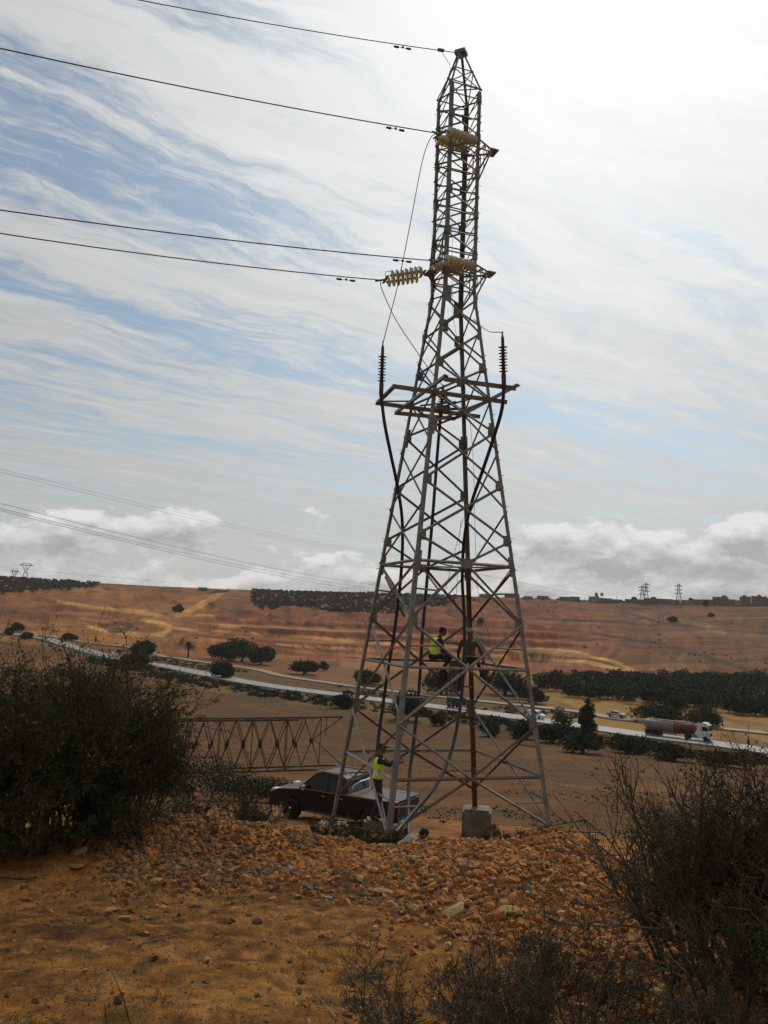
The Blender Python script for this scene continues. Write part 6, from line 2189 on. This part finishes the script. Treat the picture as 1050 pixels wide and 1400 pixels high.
def rock_mass(name, P, S, label, mats):
    Vs, Fs, mi, o_ = [], [], [], 0
    sh = rng.integers(0, len(SHAPES), len(P))
    for k in range(len(SHAPES)):
        s = np.where(sh == k)[0]
        if not len(s): continue
        V, F_ = SHAPES[k]
        R_ = rand_rots(len(s))
        VV = np.einsum('nij,vj->nvi', R_, V) * S[s][:, None, None] + P[s][:, None, :]
        Vs.append(VV.reshape(-1, 3))
        Fs.append((F_[None] + (np.arange(len(s)) * len(V))[:, None, None] + o_).reshape(-1, 3))
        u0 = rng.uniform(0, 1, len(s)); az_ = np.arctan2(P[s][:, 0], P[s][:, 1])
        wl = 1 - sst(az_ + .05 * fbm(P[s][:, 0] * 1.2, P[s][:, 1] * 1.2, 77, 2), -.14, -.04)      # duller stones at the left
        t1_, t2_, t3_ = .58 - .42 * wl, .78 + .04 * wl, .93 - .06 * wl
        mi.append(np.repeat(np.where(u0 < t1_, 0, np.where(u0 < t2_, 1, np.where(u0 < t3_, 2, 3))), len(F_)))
        o_ += len(s) * len(V)
    me = np_mesh(name, np.concatenate(Vs), np.concatenate(Fs), False, np.concatenate(mi))
    return tag(link(name, me, None, mats), label, kind='stuff')


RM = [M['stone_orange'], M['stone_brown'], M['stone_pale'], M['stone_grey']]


def bank_density(r_, a_):
    f = np.exp(-((r_ - 10.9) / 1.25) ** 2)
    f = f * sst(a_, -.33, -.22) * (1 - sst(a_, .36, .44))
    left_r = np.exp(-((r_ - 9.6) / 1.5) ** 2) * sst(a_, -.33, -.24) * (1 - sst(a_, -.10, .02)) * .9
    right_r = np.exp(-((r_ - 9.0) / 2.0) ** 2) * sst(a_, -.02, .06) * (1 - sst(a_, .34, .42)) * .75
    low = np.exp(-((r_ - 6.0) / 1.8) ** 2) * sst(a_, .16, .24) * (1 - sst(a_, .40, .46)) * .4
    return np.clip(f + left_r + right_r + low, 0, 1)


n_try = 88000
ra = np.sqrt(rng.uniform(3.5 ** 2, 13.5 ** 2, n_try)); aa = rng.uniform(-.5, .5, n_try)
patch = sst(fbm(ra * .9 * np.sin(aa) * 1, ra * .9, 341, 3), -.45, .1)
keep = rng.uniform(0, 1, n_try) < bank_density(ra, aa) * (.25 + .75 * patch)
ra, aa = ra[keep], aa[keep]
x, y = ra * np.sin(aa), ra * np.cos(aa)
size = .013 + .045 * rng.uniform(0, 1, len(x)) ** 3.0 + .030 * (rng.uniform(0, 1, len(x)) < .07)
z = h(x, y) + size * .1
Pr = np.stack([x, y, z], 1)
order = np.argsort(-size / ra)
big_i = order[:200]
sml = order[200:]
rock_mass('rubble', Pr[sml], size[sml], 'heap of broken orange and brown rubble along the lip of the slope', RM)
print('rubble', len(sml))

ROCK_ME = {}
def rock_me(k, mi):
    if (k, mi) not in ROCK_ME:
        V, F_ = SHAPES[k]
        me = np_mesh('stone', V, F_); me.materials.append(RM[mi]); ROCK_ME[(k, mi)] = me
    return ROCK_ME[(k, mi)]
def stone(p, s, k, mi, label, group=None, rot=None, sc=(1, 1, 1)):
    o = bpy.data.objects.new('stone', rock_me(k, mi)); COL.objects.link(o)
    o.location = p; o.scale = (s * sc[0], s * sc[1], s * sc[2])
    o.rotation_euler = rot if rot is not None else tuple(rng.uniform(0, 6.28, 3))
    return tag(o, label, 'stone', group)
TONE = ('orange', 'brown', 'pale tan', 'dull grey')
def bank_words(p, mi):
    az_ = atan2(p[0], p[1])
    where = 'near the thicket' if az_ < -.13 else 'before the pickup and pylon legs' if az_ < .13 else 'on the mound before the right bush' if az_ < .27 else 'under the right-hand bushes'
    return ('%s broken stone in the rubble bank %s' % (TONE[mi], where), 'larger %s stones of the rubble bank %s' % (TONE[mi], where))
for j in big_i:
    mi = int(rng.choice(4, p=[.5, .24, .16, .10]))
    stone(Pr[j], float(size[j]) * 1.15, int(rng.integers(0, 14)), mi, *bank_words(Pr[j], mi))
# loose stones over the bare ground in front
n_try = 4200
ra = np.sqrt(rng.uniform(2.4 ** 2, 9.5 ** 2, n_try)); aa = rng.uniform(-.56, .5, n_try)
x, y = ra * np.sin(aa), ra * np.cos(aa)
k_ = rng.uniform(0, 1, n_try) < sst(fbm(x * 1.1, y * 1.1, 351, 3), -.25, .4) * .9 + .08
x, y, ra = x[k_], y[k_], ra[k_]
size = .006 + .032 * rng.uniform(0, 1, len(x)) ** 3.4
Pr = np.stack([x, y, h(x, y) + size * .12], 1)
order = np.argsort(-size / ra)
for j in order[:80]:
    mi = int(rng.choice(4, p=[.3, .25, .3, .15]))
    stone(Pr[j], float(size[j]), int(rng.integers(0, 14)), mi, 'loose %s stone half sunk in the bare ochre soil' % TONE[mi], 'loose %s stones on the bare ground' % TONE[mi])
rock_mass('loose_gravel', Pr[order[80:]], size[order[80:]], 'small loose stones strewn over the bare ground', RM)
# fine grit
n_try = 26000
ra = np.sqrt(rng.uniform(2.2 ** 2, 8.5 ** 2, n_try)); aa = rng.uniform(-.56, .52, n_try)
x, y = ra * np.sin(aa), ra * np.cos(aa)
size = .002 + .006 * rng.uniform(0, 1, len(x)) ** 2
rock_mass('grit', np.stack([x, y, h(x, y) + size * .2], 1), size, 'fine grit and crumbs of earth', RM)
# particular stones the photograph shows
for (px, py, wpx, mi, k, sc_, lb_) in (
        (330, 1112, 30, 1, 2, (1, .8, .55), 'large smooth boulder on the bank beside the dirt track'),
        (243, 1112, 13, 2, 4, (1, .7, .9), 'pale upright stone at the foot of the thicket'),
        (262, 1150, 12, 2, 5, (1, .8, .8), 'pale stone on the darker rubble right of the thicket'),
        (158, 1204, 18, 3, 6, (1, .9, 1), 'dark round stone standing alone on the bare ground'),
        (180, 1210, 26, 2, 7, (1.2, .8, .4), 'flat pinkish stone right beside the dark round stone'),
        (216, 1206, 22, 2, 8, (1.2, .8, .5), 'flat pale slab of stone on the bare ground'),
        (270, 1240, 24, 3, 9, (1.2, .8, .5), 'dark flat stone with a pale top near the middle left'),
        (294, 1246, 15, 2, 3, (1, .8, .7), 'small pale stone right beside the dark flat one'),
        (108, 1168, 26, 2, 1, (1.2, .8, .6), 'tawny stone at the front edge of the thicket'),
        (105, 1186, 30, 0, 10, (1.3, .8, .4), 'broad orange stone just below the tawny one'),
        (74, 1150, 26, 3, 11, (1, .9, 1), 'dark stone standing in the shade of the thicket'),
        (150, 1246, 20, 2, 12, (1.2, .8, .5), 'low pale stone, first of two side by side on the ochre soil'),
        (170, 1258, 24, 2, 13, (1.2, .8, .5), 'low pale stone, second of two side by side on the ochre soil'),
        (222, 1243, 18, 0, 0, (1.2, .8, .6), 'low orange stone between the pale stones'),
        (211, 1312, 15, 1, 2, (1, .9, 1), 'red brown lump of earth on the ochre soil'),
        (383, 1216, 14, 1, 4, (1, .9, .9), 'brown stone left of the scrap of foil'),
        (501, 1226, 16, 3, 6, (1.2, .8, .7), 'rounded grey stone in the middle ground'),
        (527, 1222, 30, 2, 8, (1.3, .8, .5), 'flat pale stone right beside the rounded grey one'),
        (492, 1203, 20, 2, 9, (1.2, .8, .6), 'pale stone above the flat one in the middle ground'),
        (470, 1280, 24, 1, 10, (1.3, .8, .6), 'brown clod with a dark hollow beside it'),
        (352, 1262, 16, 3, 11, (1.2, .8, .7), 'dark clod of earth in the left middle ground'),
        (440, 1325, 16, 2, 12, (1, .8, .7), 'pale stone near the bottom left of centre'),
        (657, 1128, 13, 2, 1, (.8, .7, 1.3), 'upright stone on top of the bank before the concrete block'),
        (620, 1250, 40, 2, 3, (1.3, .9, .5), 'broad pale slab low in the orange rubble'),
        (700, 1250, 34, 2, 5, (1.3, .9, .6), 'second broad pale slab low in the orange rubble, nearer the mound'),
        (815, 1210, 26, 2, 7, (1.1, .9, .8), 'large pale block on the right side of the mound'),
        (865, 1340, 30, 1, 8, (1, .9, .9), 'large brown block under the branches at lower right'),
        (905, 1330, 40, 0, 9, (1.1, .9, .8), 'large orange block under the branches at lower right')):
    g = gpt(px, py); dd_ = float(g @ CF)
    s = wpx / 2 * dd_ / FPX
    stone(g + np.array([0, 0, s * sc_[2] * .35]), s, k, mi, lb_, rot=(rng.uniform(-.2, .2), rng.uniform(-.2, .2), rng.uniform(0, 6)), sc=sc_)

# ------------------------------------------------------------------ weeds, straw, sticks, litter
def tufts(name, P, n_per, ht, wd, mtl, label, lean=.5):
    n_ = len(P) * n_per
    B = np.repeat(P, n_per, 0) + np.concatenate([rng.normal(size=(n_, 2)) * wd, np.zeros((n_, 1))], 1)
    d = rng.normal(size=(n_, 3)) * lean; d[:, 2] = 1; d /= np.linalg.norm(d, axis=1)[:, None]
    L = ht * rng.uniform(.4, 1.2, n_)[:, None]
    pts = np.stack([B - d * .01, B + d * L * .55, B + d * L + rng.normal(size=(n_, 3)) * L * .25 - np.array([0, 0, .1]) * L], 1)
    V, F_ = tubes_np(pts, np.tile(np.array([.0012, .0009, .0003]), (n_, 1)))
    return tag(link(name, np_mesh(name, V, F_), None, [mtl]), label, kind='stuff')


ra = np.sqrt(rng.uniform(2.3 ** 2, 9.0 ** 2, 5000)); aa = rng.uniform(-.56, .5, 5000)
x, y = ra * np.sin(aa), ra * np.cos(aa)
k_ = rng.uniform(0, 1, 5000) < sst(fbm(x * .9, y * .9, 361, 3), .05, .45) * .55 + .03
Pw = np.stack([x[k_], y[k_], h(x[k_], y[k_])], 1)
tufts('weeds', Pw, 10, .05, .035, M['weed'], 'sparse low weeds on the bare ground', .9)
k_ = rng.uniform(0, 1, 5000) < sst(fbm(x * .8 + 9, y * .8, 371, 3), .1, .5) * .4 + .02
Pw = np.stack([x[k_], y[k_], h(x[k_], y[k_])], 1)
tufts('dry_grass', Pw, 7, .07, .03, M['straw'], 'wisps of dry grass on the bare ground', .8)
tufts('dry_grass_by_rubble', np.stack([(r_ := rng.uniform(7, 11, 240)) * np.sin(a_ := rng.uniform(-.35, .42, 240)), r_ * np.cos(a_), h(r_ * np.sin(a_), r_ * np.cos(a_))], 1), 7, .16, .05, M['twig_dark'], 'dry stems growing through the rubble', .6)
for (pts, rad, m_, lb_) in (
        ([(112, 1390), (137, 1372), (180, 1362), (243, 1280)], .004, 'twig_pale', 'x'),):
    pass


def stick(pxs, lift, rad, mtl, label):
    P = []
    for (px, py), l_ in zip(pxs, lift):
        g = gpt(px, py); P.append(g + np.array([0, 0, l_]))
    tag(tube('stick', bezier_pts(P, 5), rad, mtl, None, 5), label, 'stick', 'dry sticks on the ground')


stick([(180, 1296), (205, 1290), (243, 1281)], (.01, .012, .01), .004, M['twig_pale'], 'pale straight stick lying on the ochre soil')
stick([(140, 1292), (158, 1288)], (.01, .01), .003, M['twig_pale'], 'short pale stick beside the longer straight one')
stick([(0, 1202), (30, 1210), (66, 1198)], (.02, .05, .02), .006, M['twig_dark'], 'dark stick lying in front of the thicket')
stick([(243, 1196), (247, 1203), (251, 1207)], (.03, .02, .01), .003, M['twig_pale'], 'white curved twig standing left of centre')
stick([(425, 1362), (440, 1378), (460, 1398)], (.02, .03, .01), .004, M['twig_pale'], 'pale stick near the bottom edge')
g0, g1 = gpt(178, 1402, 1.9), at_depth(150, 1322, 3.0)
tag(tube('stalk', [g0, lerp(g0, g1, .5) + np.array([.01, 0, 0]), g1], [.003, .0025, .001], M['twig_dark'], None, 5), 'tall dark grass stalk rising at the bottom left', 'stalk', 'dark stalks at the bottom left')
g0, g1 = gpt(146, 1402, 1.9), at_depth(143, 1372, 3.0)
tag(tube('stalk', [g0, g1], [.003, .001], M['twig_dark'], None, 5), 'short dark grass stalk rising at the bottom left', 'stalk', 'dark stalks at the bottom left')


def crumple(name, px, py, w_, label, col, rough=.35, cat='litter'):
    g = gpt(px, py)
    bm = bmesh.new()
    bmesh.ops.create_icosphere(bm, subdivisions=3, radius=1)
    for v_ in bm.verts:
        d = v_.co.copy()
        f = 1 + .45 * (vnoise(np.array([d.x * 2.3 + px]), np.array([d.y * 2.3 + d.z * 1.7]), 5)[0]) + .25 * (vnoise(np.array([d.x * 6]), np.array([d.y * 6 + d.z * 5 + px]), 6)[0])
        v_.co = Vector((d.x * w_ * f, d.y * w_ * .6 * f, max(-.1, d.z) * w_ * .5 * f))
    mt_ = mat(name + '_film', col, rough=rough)
    o = tag(link(name, bm_mesh(name, bm), None, [mt_]), label, cat)
    o.location = g + np.array([0, 0, .01])
crumple('plastic_bag', 811, 1142, .10, 'crumpled white plastic bag on the right end of the rubble mound', (.75, .75, .72))
crumple('plastic_scrap', 449, 1230, .035, 'pale green scrap of plastic on the bare ground in the middle', (.30, .42, .36), .2)
crumple('plastic_bottle', 757, 1311, .05, 'flattened pale bottle half hidden under the dry shrubs', (.38, .45, .46), .2)
crumple('paper_scrap', 507, 1217, .02, 'tiny white scrap just above the rounded grey stone', (.7, .68, .62), .6)

# ------------------------------------------------------------------ thin haze over the valley
hb = bmesh.new(); bmesh.ops.create_cube(hb, size=1)
for v_ in hb.verts: v_.co = Vector((v_.co.x * 19000, v_.co.y * 19000, -135 + (v_.co.z + .5) * 210))
hm = bpy.data.materials.new('thin_haze'); hm.use_nodes = True
hm.node_tree.nodes.clear()
pv = hm.node_tree.nodes.new('ShaderNodeVolumePrincipled'); mo = hm.node_tree.nodes.new('ShaderNodeOutputMaterial')
pv.inputs['Color'].default_value = (.86, .89, .92, 1); pv.inputs['Density'].default_value = .00011
hm.node_tree.links.new(pv.outputs[0], mo.inputs['Volume'])
tag(link('haze', bm_mesh('haze', hb), None, [hm]), 'thin pale haze over the valley', kind='stuff')
